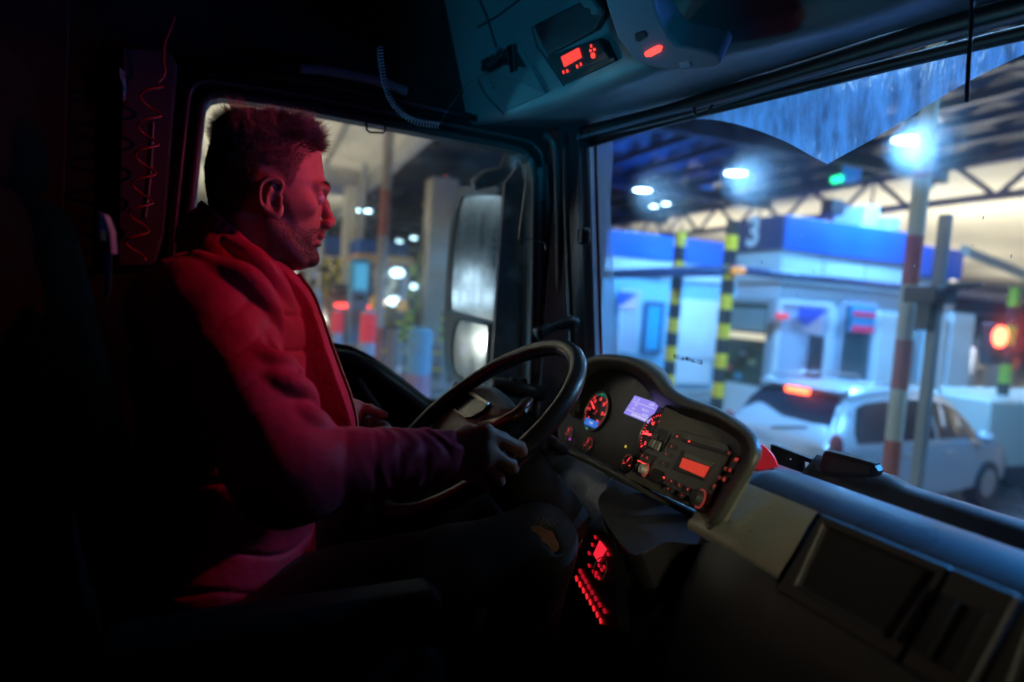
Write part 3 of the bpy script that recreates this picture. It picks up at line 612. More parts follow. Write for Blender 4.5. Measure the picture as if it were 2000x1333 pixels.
# ================================================================ TRUCK CAB
truck = thing('truck', 'dark interior of the truck cab around the driver, with lit dashboard and overhead console', 'truck', (0, 0, 0))
T = truck
def px_(pts, fn, *a): return [tuple(fn(x, y, *a)) for x, y in pts]
blackp = M('black_trim', (.012, .0135, .016), .42, bump=(900, .25, .0004), noise_=(6, .15))
greyp = M('grey_trim', (.14, .15, .16), .5, bump=(900, .2, .0004), noise_=(5, .08))
dashm = M('dash_plastic', (.024, .026, .030), .36, bump=(1400, .35, .0004), noise_=(5, .12))
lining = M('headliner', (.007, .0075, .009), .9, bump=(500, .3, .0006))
rubber = M('rubber_seal', (.05, .055, .06), .32)
panelg = M('panel_greygreen', (.115, .12, .095), .42, bump=(1200, .25, .0003))
silverp = M('silver_trim', (.30, .30, .26), .34, metal=.5, noise_=(9, .02), bump=(1500, .2, .0003))
truckred = M('cab_paint_red', (.35, .02, .03), .3, coat=.5)
def curve2(pts, n=6, closed=False):
    """Catmull-Rom through the points"""
    P = [np.array(p, float) for p in pts]; out = []; N = len(P)
    rng = range(N) if closed else range(N-1)
    for i in rng:
        p0 = P[(i-1) % N] if (closed or i > 0) else 2*P[0]-P[1]; p1 = P[i]; p2 = P[(i+1) % N]
        p3 = P[(i+2) % N] if (closed or i+2 < N) else 2*P[-1]-P[-2]
        for k in range(n):
            t = k/n; out.append(tuple(.5*((2*p1)+(-p0+p2)*t+(2*p0-5*p1+4*p2-p3)*t*t+(-p0+3*p1-3*p2+p3)*t**3)))
    if not closed: out.append(tuple(P[-1]))
    return out
# ---- shell
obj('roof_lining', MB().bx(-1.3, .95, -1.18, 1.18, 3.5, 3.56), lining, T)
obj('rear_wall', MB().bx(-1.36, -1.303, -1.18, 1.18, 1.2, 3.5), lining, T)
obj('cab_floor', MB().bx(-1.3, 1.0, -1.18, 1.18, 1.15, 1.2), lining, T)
obj('front_wall', MB().bx(1.08, 1.14, -1.18, 1.18, 1.15, 2.12), truckred, T)
obj('bonnet_lip', MB().bx(1.0, 1.22, -1.1, 1.1, 2.0, 2.1), blackp, T, bevel=.02)
# passenger door with its own window (behind the camera)
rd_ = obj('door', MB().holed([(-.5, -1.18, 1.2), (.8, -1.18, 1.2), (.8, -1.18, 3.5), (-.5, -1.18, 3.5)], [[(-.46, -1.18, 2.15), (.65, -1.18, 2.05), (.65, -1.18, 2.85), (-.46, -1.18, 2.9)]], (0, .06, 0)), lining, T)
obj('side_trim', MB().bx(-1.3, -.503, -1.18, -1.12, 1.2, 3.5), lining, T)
# driver door: plate with the window opening
YD = 1.12
hole_px = [(393, 225), (397, 206), (408, 192), (430, 187), (560, 206), (800, 252), (985, 287), (1018, 296), (1036, 315), (1042, 350), (1040, 520), (1036, 700), (1032, 800), (985, 812), (900, 800), (828, 782), (782, 745), (722, 702), (682, 682), (640, 675), (600, 674), (500, 690), (352, 690), (371, 430)]
hole = px_(hole_px, atY, YD)
obj_door = obj('door', MB().holed([(-.42, YD, 1.2), (.745, YD, 1.2), (.745, YD, 3.0), (-.42, YD, 3.0)], [hole], (0, .07, 0)), blackp, T)
hin = [(x, YD-.012, z) for x, _, z in hole]
obj('window_seal', MB().tube(hin, .011, 8, closed=True), rubber, obj_door, smooth=True)
hin2 = []
cxh = sum(p[0] for p in hole)/len(hole); czh = sum(p[2] for p in hole)/len(hole)
hin2 = [(cxh+(x-cxh)*1.06, YD-.02, czh+(z-czh)*1.07) for x, _, z in hole]
obj('seal_rib', MB().tube(hin2, .006, 8, closed=True), rubber, obj_door, smooth=True)
def glassmat(name, dirt, tint=(1, 1, 1), streak=(3, 3, 3), rough=.25, dcol=(.5, .6, .7), thr=(.45, .75), gl=.04):
    m = bpy.data.materials.new(name); m.use_nodes = True; nt = m.node_tree; nt.nodes.clear(); L = nt.links.new
    out = nt.nodes.new('ShaderNodeOutputMaterial'); tr = nt.nodes.new('ShaderNodeBsdfTransparent'); tr.inputs[0].default_value = (*tint, 1)
    g = nt.nodes.new('ShaderNodeBsdfGlossy'); g.inputs['Roughness'].default_value = .03; g.inputs['Color'].default_value = (1, 1, 1, 1)
    d = nt.nodes.new('ShaderNodeBsdfTranslucent'); d.inputs[0].default_value = (*dcol, 1)
    d2 = nt.nodes.new('ShaderNodeBsdfDiffuse'); d2.inputs[0].default_value = (*dcol, 1)
    ad = nt.nodes.new('ShaderNodeMixShader'); ad.inputs[0].default_value = .35; L(d.outputs[0], ad.inputs[1]); L(d2.outputs[0], ad.inputs[2])
    m1 = nt.nodes.new('ShaderNodeMixShader'); m1.inputs[0].default_value = gl; L(tr.outputs[0], m1.inputs[1]); L(g.outputs[0], m1.inputs[2])
    tc = nt.nodes.new('ShaderNodeTexCoord'); mp = nt.nodes.new('ShaderNodeMapping'); mp.inputs['Scale'].default_value = streak; L(tc.outputs['Object'], mp.inputs[0])
    n = nt.nodes.new('ShaderNodeTexNoise'); n.inputs['Scale'].default_value = 4; n.inputs['Detail'].default_value = 8; n.inputs['Roughness'].default_value = .65; L(mp.outputs[0], n.inputs['Vector'])
    r = nt.nodes.new('ShaderNodeMapRange'); r.inputs[1].default_value = thr[0]; r.inputs[2].default_value = thr[1]; r.inputs[3].default_value = dirt[0]; r.inputs[4].default_value = dirt[1]; L(n.outputs[0], r.inputs[0])
    m2 = nt.nodes.new('ShaderNodeMixShader'); L(r.outputs[0], m2.inputs[0]); L(m1.outputs[0], m2.inputs[1]); L(ad.outputs[0], m2.inputs[2]); L(m2.outputs[0], out.inputs[0])
    return m
def halo(m, fac, rough, ior, bumpy=0):
    # thin water and dirt on the pane: part of the light is scattered a little
    nt = m.node_tree; out = nt.nodes['Material Output'] if 'Material Output' in nt.nodes else [n for n in nt.nodes if n.type == 'OUTPUT_MATERIAL'][0]
    src = out.inputs[0].links[0].from_socket; rf_ = nt.nodes.new('ShaderNodeBsdfRefraction'); rf_.inputs['Roughness'].default_value = rough; rf_.inputs['IOR'].default_value = ior
    if bumpy:
        tc = nt.nodes.new('ShaderNodeTexCoord'); mp = nt.nodes.new('ShaderNodeMapping'); mp.inputs['Scale'].default_value = (1, 1, .3); nt.links.new(tc.outputs['Object'], mp.inputs[0])
        n = nt.nodes.new('ShaderNodeTexNoise'); n.inputs['Scale'].default_value = 70; n.inputs['Detail'].default_value = 3; nt.links.new(mp.outputs[0], n.inputs['Vector'])
        b = nt.nodes.new('ShaderNodeBump'); b.inputs['Strength'].default_value = bumpy; b.inputs['Distance'].default_value = .01; nt.links.new(n.outputs[0], b.inputs['Height']); nt.links.new(b.outputs[0], rf_.inputs['Normal'])
    mx = nt.nodes.new('ShaderNodeMixShader'); mx.inputs[0].default_value = fac; nt.links.new(src, mx.inputs[1]); nt.links.new(rf_.outputs[0], mx.inputs[2]); nt.links.new(mx.outputs[0], out.inputs[0])
sideglass = glassmat('side_glass', (.015, .10), dcol=(.6, .62, .6), thr=(.5, .8))
halo(sideglass, .10, .75, 1.05)
obj('window_pane', MB().prism([(x, YD+.045, z) for x, _, z in hole], (0, .004, 0)), sideglass, obj_door)
obj('door_sill', MB().tube([(x, YD-.03, z-.03) for x, _, z in hole[12:22]], [.03]*10, 10, flat=1.0), blackp, obj_door, smooth=True)
# sun blind handle hanging at the door window
hb_ = px_([(715, 238), (716, 254), (722, 259), (748, 260), (752, 256), (752, 243)], atY, 1.08)
obj('blind_handle', MB().tube(hb_, .0028, 6), blackp, obj_door, smooth=True)
obj('grab_handle', MB().tube(px_(curve2([(585, 133), (610, 136), (640, 138), (745, 160), (775, 172), (795, 180)], 4), atY, 1.05), .012, 10), greyp, T, smooth=True)
obj('header_rail', MB().tube(px_([(380, 130), (600, 158), (770, 195), (930, 232)], atY, 1.09), .01, 8), blackp, T, smooth=True)
# door mirror-switch and handle area
dh = px_([(700, 740), (712, 760), (740, 800)], atY, 1.07)
obj('door_handle', MB().tube(dh, .008, 8), greyp, obj_door, smooth=True)
# side header panel above the door
obj('side_header', MB().bx(-.42, .62, 1.115, 1.18, 3.003, 3.5), lining, T)
# B pillar trim left of the door
Xb0 = atY(232, 300, 1.1)[0]; Xb1 = atY(350, 300, 1.1)[0]
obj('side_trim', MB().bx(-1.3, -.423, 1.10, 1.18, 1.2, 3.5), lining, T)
bp2 = px_([(238, 92), (325, 98), (345, 120), (318, 460), (300, 520), (228, 520)], atY, 1.075)
bpo = obj('belt_panel', MB().prism(bp2, (0, .03, 0)), M('panel_dark', (.05, .05, .06), .5, bump=(700, .3, .0005)), T, bevel=.006)
obj('panel_edge', MB().tube(px_([(300, 240), (296, 330), (285, 425)], atY, 1.07), .002, 6), M('edge_grey', (.3, .3, .28), .4), bpo)
obj('trim_clip', MB().prism(px_([(234, 132), (242, 140), (245, 170), (243, 196), (240, 196), (240, 165), (234, 150)], atY, 1.06), (0, .01, 0)), M('clip_teal_light', (.15, .5, .55), .4), bpo)  # teal light on the panel edge is put into the clip colour
# ---- windscreen surface
def WSX(y, z): return 1.12-.27*y*y+.12*(2.93-z)
def atWS(px, py, off=0.0):
    d = ray(px, py); t = .5
    for _ in range(60):
        p = CAM+d*t; e = p[0]-(WSX(p[1], p[2])+off); t -= e/(d[0]+.54*p[1]*d[1]+.12*d[2])*.9
    return tuple(CAM+d*t)
print('ws left edge', atWS(1165, 270), atWS(1172, 690), atWS(2000, 75), atWS(2000, 1010))
YE1 = 1.045
wz = np.linspace(2.02, 2.96, 8); wy = np.linspace(-1.05, YE1, 26)
clear = glassmat('windscreen_glass', (.016, .055), dcol=(.45, .6, .8), thr=(.5, .8), gl=.035)
halo(clear, .15, .8, 1.04)
mb = MB().loft([[(WSX(y, z), y, z) for y in wy] for z in wz], False)
ws = obj('windscreen', mb, clear, T, smooth=True)
# unwiped wet film: two areas outside the wiper arcs
film = glassmat('wet_film', (.30, .90), dcol=(.24, .52, .85), streak=(9, 9, 2.2), thr=(.36, .62), gl=.06)
halo(film, .22, .35, 1.2, .7)
grime = glassmat('grime_band', (.50, .75), dcol=(.55, .60, .80), streak=(3, 3, .8), thr=(.3, .7), gl=.03)
def ws_patch(name, poly, m, off=.004, step=22):
    """grid the pixel polygon and lay it on the outside of the glass"""
    bm = bmesh.new(); tris = geometry.tessellate_polygon([[Vector((x, y, 0)) for x, y in poly]])
    vs = [bm.verts.new((x, y, 0)) for x, y in poly]
    for t_ in tris:
        try: bm.faces.new([vs[i] for i in t_])
        except ValueError: pass
    for _ in range(5):
        le = [e for e in bm.edges if e.calc_length() > step*1.6]
        if not le: break
        bmesh.ops.subdivide_edges(bm, edges=le, cuts=1); bmesh.ops.triangulate(bm, faces=bm.faces)
    mb = MB(); bm.verts.ensure_lookup_table(); bm.verts.index_update()
    mb.add([atWS(v.co.x, v.co.y, off) for v in bm.verts], [tuple(v.index for v in f.verts) for f in bm.faces]); bm.free()
    return obj(name, mb, m, ws, smooth=True)
arcL = curve2([(1196, 268), (1290, 240), (1375, 233), (1450, 246), (1530, 275), (1585, 305), (1616, 321)], 5)
arcR = curve2([(1616, 321), (1650, 302), (1730, 258), (1810, 208), (1900, 155), (2010, 102), (2090, 66)], 5)
ws_patch('wet_film', arcL+arcR[1:]+[(2090, 42), (1860, 96), (1700, 134), (1400, 214), (1170, 262)], film)
ws_patch('grime_band', curve2([(1150, 258), (1196, 268), (1192, 400), (1200, 560), (1206, 700)], 3)+[(1160, 720), (1150, 450)], grime)
# small rain drops on the glass
rdm = M('rain_drop', (.8, .9, 1.0), .05, spec=1.0); rdm.node_tree.nodes['Principled BSDF'].inputs['Transmission Weight'].default_value = 1.0; rdm.node_tree.nodes['Principled BSDF'].inputs['IOR'].default_value = 1.2; mb = MB(); random.seed(11)
for _ in range(46):
    px, py = random.uniform(1215, 1990), random.uniform(235, 640)
    p = atWS(px, py, .006); s_ = random.uniform(.0006, .0012); mb.ball(p, (s_, s_, s_*random.uniform(1.5, 5)), 5)
dr_ = obj('rain_drops', mb, rdm, ws, smooth=True); dr_['kind'] = 'stuff'
# glass marking sticker
sp = px_([(1318, 692), (1373, 704), (1372, 713), (1317, 700)], lambda x, y: atWS(x, y, -.004))
mb = MB().add(sp, [(0, 1, 2, 3)])
stk = obj('glass_mark', mb, glassmat('mark_pale', (.1, .2), dcol=(.5, .5, .6)), ws)
ym = MB()
so, sx, sy = Vector(sp[3]), Vector(sp[2])-Vector(sp[3]), Vector(sp[0])-Vector(sp[3])
for a, b, c_, d_ in ((0, .05, 0, 1), (.07, .2, .1, .3), (.07, .2, .75, .9), (.25, .4, .1, .35), (.31, .35, .3, .8), (.62, .8, .1, .3), (.66, .7, .2, .9), (.55, .6, .2, .9), (.95, 1, 0, 1), (.84, .93, .1, .3), (.84, .93, .75, .95)):
    ym.add([so+sx*u+sy*v+Vector((-.002, 0, 0)) for u, v in ((a, c_), (b, c_), (b, d_), (a, d_))], [(0, 1, 2, 3)])
ym.add([so+sx*(.47+.05*math.cos(t))+sy*(.6+.5*math.sin(t))+Vector((-.002, 0, 0)) for t in np.linspace(0, 2*math.pi, 12, endpoint=False)], [tuple(range(12))])
obj('mark_print', ym, M('mark_black', (.01, .01, .012), .6), stk)
# ---- A pillar, corner trims
def strip(nm, x0, x1, y0, y1, z0, z1, m, par=T, bev=.012): return obj(nm, MB().bx(x0, x1, y0, y1, z0, z1), m, par, bevel=bev)
# pillar shaft between door and windscreen (shaped loft)
rings = []
for z in np.linspace(1.9, 3.0, 8):
    xe = WSX(YE1, z); rings.append([(.755, 1.075, z), (.80, 1.03, z), (xe-.055, .985, z), (xe-.015, 1.0, z), (xe-.003, 1.04, z), (xe-.01, 1.10, z), (.93, 1.17, z), (.755, 1.17, z)])
obj('pillar', MB().loft(rings, True, True), M('pillar_trim', (.03, .026, .036), .4, bump=(900, .25, .0004)), T, auto=40)
obj('pillar_rail', MB().tube(px_(curve2([(1104, 262), (1106, 400), (1112, 560), (1118, 690)], 4), atY, 1.0), .008, 8), blackp, T, smooth=True)
obj('door_frame', MB().tube(px_(curve2([(1062, 262), (1084, 290), (1090, 400), (1092, 560), (1090, 760)], 4), atY, 1.06), .011, 8), rubber, T, smooth=True)
fp = px_([(1047, 330), (1070, 320), (1078, 420), (1078, 740), (1040, 760), (1046, 560)], atY, 1.10)
fo = obj('door_frame', MB().prism(fp, (0, .03, 0)), M('frame_teal_light', (.16, .19, .2), .35), T, bevel=.005)  # teal light on the frame is put into its colour
for py in (397, 592): 
    q = atY(1060, py, 1.095); obj('screw', MB().cyl((q[0], q[1]-.004, q[2]), (q[0], q[1]+.004, q[2]), .006, n=10), blackp, fo, smooth=True)
q = atX(1140, 462, .80); obj('pillar_speaker', MB().box((q[0], q[1], q[2]), (.03, .035, .045)), blackp, T, bevel=.01)
obj('pillar_edge_reflection', MB().tube([(WSX(YE1-.05, z)-.03, YE1-.055, z) for z in np.linspace(2.1, 2.93, 8)], .005, 8), M('reflection_red', (.30, .05, .06), .35), T, smooth=True)  # red reflection on the pillar edge, put in as a coloured strip
# outside corner deflector seen through the door glass
obj('corner_deflector', MB().prism([(.655, 1.22, 1.6), (.655, 1.22, 2.80), (.70, 1.24, 2.86), (.98, 1.16, 2.86), (.98, 1.16, 1.6)], (0, .02, 0)), M('deflector_black', (.02, .018, .03), .3), T)
obj('deflector_edge', MB().tube(px_([(1034, 440), (1028, 560), (1020, 740)], atY, 1.2), .007, 8), truckred, T, smooth=True)
# door-side thin bent wire
wr = px_(curve2([(1032, 300), (1024, 380), (1014, 462), (1018, 466), (1040, 470), (1062, 474), (1066, 490)], 4), atY, 1.045)
o = obj('wire_holder', MB().tube(wr, .0019, 6), M('wire_metal', (.5, .48, .42), .3, metal=.8), None, smooth=True)
tag(o, 'thin bent wire holder hanging down at the front edge of the side window', 'wire')
# ---- mirror outside
nM = np.array([-.88, -.47, 0.0]); nM /= np.linalg.norm(nM); pM = atY(930, 560, 1.47)
def z2(pts): return [(540+x/2.221, 200+y/2.221) for x, y in pts]
def onM(pts, off=0.): return [tuple(atPlane(x, y, pM+nM*off, nM)) for x, y in pts]
mirror = obj('wing_mirror', MB().prism(onM(z2(curve2([(780, 392), (820, 366), (990, 362), (1020, 388), (1014, 520), (985, 960), (972, 1200), (900, 1262), (790, 1222), (738, 1175), (726, 1080), (728, 900), (750, 560)], 4, True))), tuple(-nM*.09)), M('mirror_shell', (.010, .012, .014), .32), T, bevel=.012)
def mirrormat():
    m = bpy.data.materials.new('mirror_glass'); m.use_nodes = True; nt = m.node_tree; b = nt.nodes['Principled BSDF']; L = nt.links.new
    b.inputs['Metallic'].default_value = 1; b.inputs['Base Color'].default_value = (.40, .50, .56, 1)
    tc = nt.nodes.new('ShaderNodeTexCoord'); mp = nt.nodes.new('ShaderNodeMapping'); mp.inputs['Scale'].default_value = (12, 12, 2); L(tc.outputs['Object'], mp.inputs[0])
    n = nt.nodes.new('ShaderNodeTexNoise'); n.inputs['Scale'].default_value = 3; n.inputs['Detail'].default_value = 6; L(mp.outputs[0], n.inputs['Vector'])
    r = nt.nodes.new('ShaderNodeMapRange'); r.inputs[1].default_value = .35; r.inputs[2].default_value = .7; r.inputs[3].default_value = .09; r.inputs[4].default_value = .14; L(n.outputs[0], r.inputs[0]); L(r.outputs[0], b.inputs['Roughness'])
    d = nt.nodes.new('ShaderNodeBsdfDiffuse'); d.inputs[0].default_value = (.45, .48, .48, 1); mx = nt.nodes.new('ShaderNodeMixShader')
    r2 = nt.nodes.new('ShaderNodeMapRange'); r2.inputs[1].default_value = .4; r2.inputs[2].default_value = .7; r2.inputs[3].default_value = .16; r2.inputs[4].default_value = .22; L(n.outputs[0], r2.inputs[0]); L(r2.outputs[0], mx.inputs[0])
    L(b.outputs[0], mx.inputs[1]); L(d.outputs[0], mx.inputs[2]); L(mx.outputs[0], nt.nodes['Material Output'].inputs[0]); return m
mg = mirrormat()
obj('mirror_glass', MB().prism(onM(z2([(803, 425), (815, 408), (840, 401), (965, 399), (983, 408), (987, 430), (965, 720), (945, 940), (930, 953), (768, 908), (755, 890), (757, 760), (772, 560)]), .004), tuple(-nM*.003)), mg, mirror)
for gp in (z2(curve2([(803, 425), (840, 401), (965, 399), (987, 430), (965, 720), (945, 940), (930, 953), (768, 908), (755, 890), (757, 760), (772, 560)], 4, True)), z2(curve2([(795, 944), (812, 942), (905, 962), (923, 978), (918, 1060), (905, 1180), (860, 1225), (800, 1195), (768, 1160), (762, 1050), (775, 975)], 4, True))):
    obj('mirror_rim', MB().tube(onM(gp, .004), .006, 8, closed=True), M('rim_teal_light', (.012, .035, .045), .25), mirror, smooth=True)  # teal light along the shell edge is put into the rim colour
obj('wide_mirror_glass', MB().prism(onM(z2([(795, 944), (812, 942), (905, 962), (923, 978), (918, 1060), (905, 1180), (860, 1225), (800, 1195), (768, 1160), (762, 1050), (775, 975)]), .004), tuple(-nM*.003)), mg, mirror)
mt = px_([(925, 362), (950, 350), (985, 340), (1000, 300)], atY, 1.40)
obj('mirror_arm', MB().tube(mt, [.02, .03, .03, .025], 8), blackp, mirror, smooth=True)
# ---- overhead console
zl = 2.93
lip = [(1.12, .50), (1.0, .571), (.90, .605), (.80, .637), (.68, .664), (.55, .69), (.42, .735), (.3, .79), (.1, .84), (-.3, .86), (-.7, .82), (-1.12, .68)]
hdr = [(1.12, .86), (1.0, .90), (.90, .92), (.80, .935), (.68, .935), (.55, .945), (.42, .96), (.3, .985), (.1, 1.03), (-.3, 1.04), (-.7, 1.0), (-1.12, .86)]
def subd(p): return curve2(p, 4)
lipS, hdrS = subd(lip), subd(hdr)
prof = []
secs = []
for (y, xl_), (_, xh) in zip(lipS, hdrS):
    secs.append([(xl_-.18, y, 3.53), (xl_-.08, y, 3.2), (xl_-.012, y, 2.97), (xl_-.002, y, 2.938), (xl_+.018, y, 2.928), (xl_+.05, y, 2.932), (xl_+(xh-xl_)*.5, y, 2.948), (xh, y, 2.965), (xh+.03, y, 2.985), (xh+.035, y, 3.5)])
oc = obj('overhead_console', MB().loft(secs, False), M('console_grey', (.16, .175, .19), .48, bump=(900, .25, .0004), noise_=(4, .06)), T, smooth=True)
pC = np.array([.637, .80, 2.93]); nC = np.array([-1, -.19, -.3]); nC /= np.linalg.norm(nC)
def onC(pts, off=.004): return [tuple(atPlane(x, y, pC+nC*off, nC)) for x, y in pts]
def z5(pts): return [(880+x/3.333, y/3.333) for x, y in pts]
darkc = M('console_dark', (.025, .027, .033), .5)
from mathutils.bvhtree import BVHTree
bvhC = BVHTree.FromObject(oc, bpy.context.evaluated_depsgraph_get())
def onS(pts, off=.004):
    out = []
    for x, y in pts:
        d = Vector(ray(x, y)).normalized(); h = bvhC.ray_cast(Vector(CAM), d)
        out.append(tuple(Vector(CAM)+d*(h[3]-off*1.2)) if h[0] is not None else tuple(atPlane(x, y, pC+nC*off, nC)))
    return out
obj('console_door', MB().prism(onC(z5([(535, 165), (870, 0), (985, -60), (1010, 60), (940, 195), (625, 365)]), .012), tuple(-nC*.02)), darkc, T, bevel=.004)
tgr = obj('tachograph', MB().prism(onC(z5([(625, 372), (975, 250), (1010, 270), (1070, 395), (745, 548)]), .006), tuple(-nC*.03)), M('slot_black', (.008, .008, .01), .5), T)
tu = obj('tachograph_front', MB().prism(onC(z5([(705, 350), (955, 258), (1035, 380), (745, 490)]), .014), tuple(-nC*.02)), M('tacho_face', (.03, .03, .035), .35), tgr, bevel=.002)
redglow = glow('display_red', (1, .045, .03), 1.35); redicon = glow('icon_red', (1, .05, .03), 1.6)
obj('display', MB().prism(onC(z5([(718, 372), (832, 312), (850, 375), (740, 437)]), .017), tuple(-nC*.002)), redglow, tgr)
mb = MB()
for q_ in ([(908, 292), (914, 290), (918, 310), (911, 312)], [(902, 325), (912, 322), (916, 338), (906, 341)], [(925, 318), (938, 314), (940, 330), (930, 334)], [(912, 350), (930, 342), (938, 360), (935, 380), (920, 382), (912, 368)], [(815, 425), (822, 422), (828, 442), (821, 446)], [(840, 410), (846, 408), (850, 428), (844, 432)], [(727, 462), (734, 460), (738, 478), (731, 482)], [(752, 456), (759, 453), (764, 470), (756, 474)]):
    mb.prism(onC(z5(q_), .017), tuple(-nC*.002))
ti = obj('button_icons', mb, redicon, tgr)
# cubby with a dark bracket and cables
obj('cubby_frame', MB().holed(onS(z5([(190, 400), (415, 245), (615, 610), (370, 715)]), .010), [onS(z5([(215, 405), (405, 285), (495, 440), (275, 550)]), .010)], tuple(-nC*.02)), oc.data.materials[0], oc, bevel=.003)
obj('cubby', MB().prism(onS(z5([(200, 400), (410, 275), (500, 445), (275, 555)]), .008), tuple(-nC*.003)), darkc, oc)
mb = MB(); random.seed(5)
for k in range(16):
    a = onC([(1050-80*random.random()-12, 100+45*random.random())], .015)[0]; 
c0, c1 = onS(z5([(220, 470), (380, 330)]), .025)
ab = (Vector(c1)-Vector(c0))
brk = thing('phone_bracket', 'small black clamp with curled cables in the cubby of the overhead console', 'holder', tuple(c0))
mb.prism(onS(z5([(195, 395), (240, 370), (262, 440), (215, 470)]), .03), tuple(-nC*.02)); mb.prism(onS(z5([(365, 300), (400, 285), (412, 460), (385, 475), (380, 400)]), .03), tuple(-nC*.02))
mb.prism(onS(z5([(235, 440), (370, 355), (375, 400), (240, 480)]), .028), tuple(-nC*.014))
obj('clamp', mb, M('clamp_black', (.012, .012, .014), .35), brk, bevel=.001)
for k in range(4):
    P0 = Vector(c0)+ab*(.15+.2*k); pts = [P0+Vector((-.012-.004*math.cos(t*2), .0, 0))+ab.normalized()*(.012*math.sin(t))+Vector((0, 0, .012*math.cos(t*1.3+k))) for t in np.linspace(0, 7, 26)]
    obj('cable', MB().tube(pts, .0016, 5), M('cable_shiny', (.03, .04, .045), .2), brk, smooth=True)
# groove lines on the console
obj('console_seam', MB().tube(onS(z5(curve2([(190, 0), (240, 120), (300, 310)], 4)), .002), .004, 6), darkc, oc)
obj('console_seam', MB().tube(onS(z5([(175, 180), (300, 110), (450, 0)]), .002), .003, 6), darkc, oc)
obj('console_seam', MB().tube(onS(z5([(275, 575), (500, 445)]), .004), .0025, 6), darkc, oc)
obj('console_seam', MB().tube(onS(z5([(530, 175), (560, 300), (740, 560)]), .002), .002, 6), darkc, oc)
obj('console_seam', MB().tube(onS(z5(curve2([(180, 520), (230, 620), (350, 750)], 4)), .002), .0022, 6), darkc, oc)
# lamp pod in the middle of the console
pod = px_([(1172, -40), (1186, 20), (1205, 75), (1240, 122), (1285, 137), (1340, 141), (1385, 137), (1411, 124), (1404, 110), (1370, 99), (1325, 92), (1305, 70), (1285, 30), (1268, -40)], lambda x, y: atPlane(x, y, (.70, .35, 2.905), (-.55, -.12, -.8)))
pd = obj('lamp_pod', MB().prism(pod, (.02, 0, .05)), M('pod_grey', (.24, .22, .27), .45, bump=(900, .2, .0004)), T, bevel=.01)
def onP(pts, off): 
    n = np.array([-.55, -.12, -.8]); n /= np.linalg.norm(n); return [tuple(atPlane(x, y, np.array((.70, .35, 2.905))+n*off, n)) for x, y in pts]
rl = onP([(1258, 106), (1262, 112), (1272, 111), (1291, 101), (1293, 95), (1286, 92), (1275, 96)], .004); 
obj('red_lamp', MB().prism(rl, (.002, .0, .006)), glow('lamp_red_glow', (1, .06, .05), 2.2), pd)
obj('lamp_slot', MB().prism(onP([(1240, 68), (1258, 62), (1264, 72), (1250, 82), (1241, 80)], .003), (.002, 0, .006)), darkc, pd)
obj('lamp_button', MB().prism(onP([(1325, 126), (1345, 122), (1349, 130), (1330, 134)], .003), (.001, 0, .004)), M('button_pale', (.4, .4, .5), .3), pd, bevel=.001)
# hook bracket at the very top
obj('hook', MB().prism(onC(z5([(835, 0), (905, -10), (960, 60), (950, 100), (915, 95), (905, 55), (870, 50)]), .03), tuple(-nC*.01)), M('hook_metal', (.35, .4, .42), .3, metal=.7), oc, bevel=.001)
# sun blind cassette and rods across the top of the windscreen
def rail(name, pts, zc, r, m, par=T): return obj(name, MB().tube(px_(curve2(pts, 4), lambda x, y: atWS(x, y, zc)), r, 10), m, par, smooth=True)
sb_ = rail('sun_blind', [(1135, 262), (1300, 222), (1420, 185), (1600, 130), (1800, 68), (2010, 12), (2200, -40)], -.06, .020, blackp)
rail('blind_rod', [(1128, 270), (1290, 226), (1400, 200), (1600, 142), (1800, 86), (1890, 62), (2080, 12)], -.08, .0045, M('rod_purple_highlight', (.22, .2, .27), .3), sb_)  # purple highlight along the blind is put into the rod colour
rail('blind_edge', [(1150, 280), (1290, 240), (1400, 212), (1600, 162), (1800, 112), (2020, 60), (2150, 35)], -.03, .012, blackp, sb_)
obj('blind_handle', MB().tube(px_([(1356, 210), (1357, 224), (1362, 227), (1382, 221), (1392, 205)], lambda x, y: atWS(x, y, -.09)), .0035, 6), blackp, sb_, smooth=True)
o = obj('blind_cord', MB().tube(px_(curve2([(1900, -60), (1897, 40), (1892, 120), (1888, 200)], 5), atX, .93), .0032, 8), M('clamp_black', (.012, .012, .014), .35), None, smooth=True)
tag(o, 'straight black cord hanging in front of the windscreen at upper right', 'cord')
# ---- dashboard main body
prof = [(.46, 1.25), (.50, 1.6), (.52, 1.9), (.555, 2.06), (.585, 2.13), (.612, 2.153), (.622, 2.165), (.640, 2.20), (.652, 2.218), (.67, 2.232), (.72, 2.236), (.77, 2.222), (.80, 2.20), (.82, 2.16), (.86, 2.13), (.93, 2.13), (.948, 2.16), (.955, 2.19), (.965, 2.20), (.985, 2.20), (1.0, 2.18), (1.02, 2.1), (1.05, 2.0)]
secs = []
for y in [-1.11, -.9, -.7, -.5, -.3, -.15, 0., .1]:
    secs.append([(x, y, z) for x, z in prof])
for y, s_ in ((.135, .02), (.17, .06), (.22, .10), (.28, .13)):
    secs.append([(x+s_ if 1.95 < z and x < .8 else x, y, z-s_*.4 if z > 1.95 and x < .9 else z+(.008 if x > .94 and z > 2.15 else 0)) for x, z in prof])
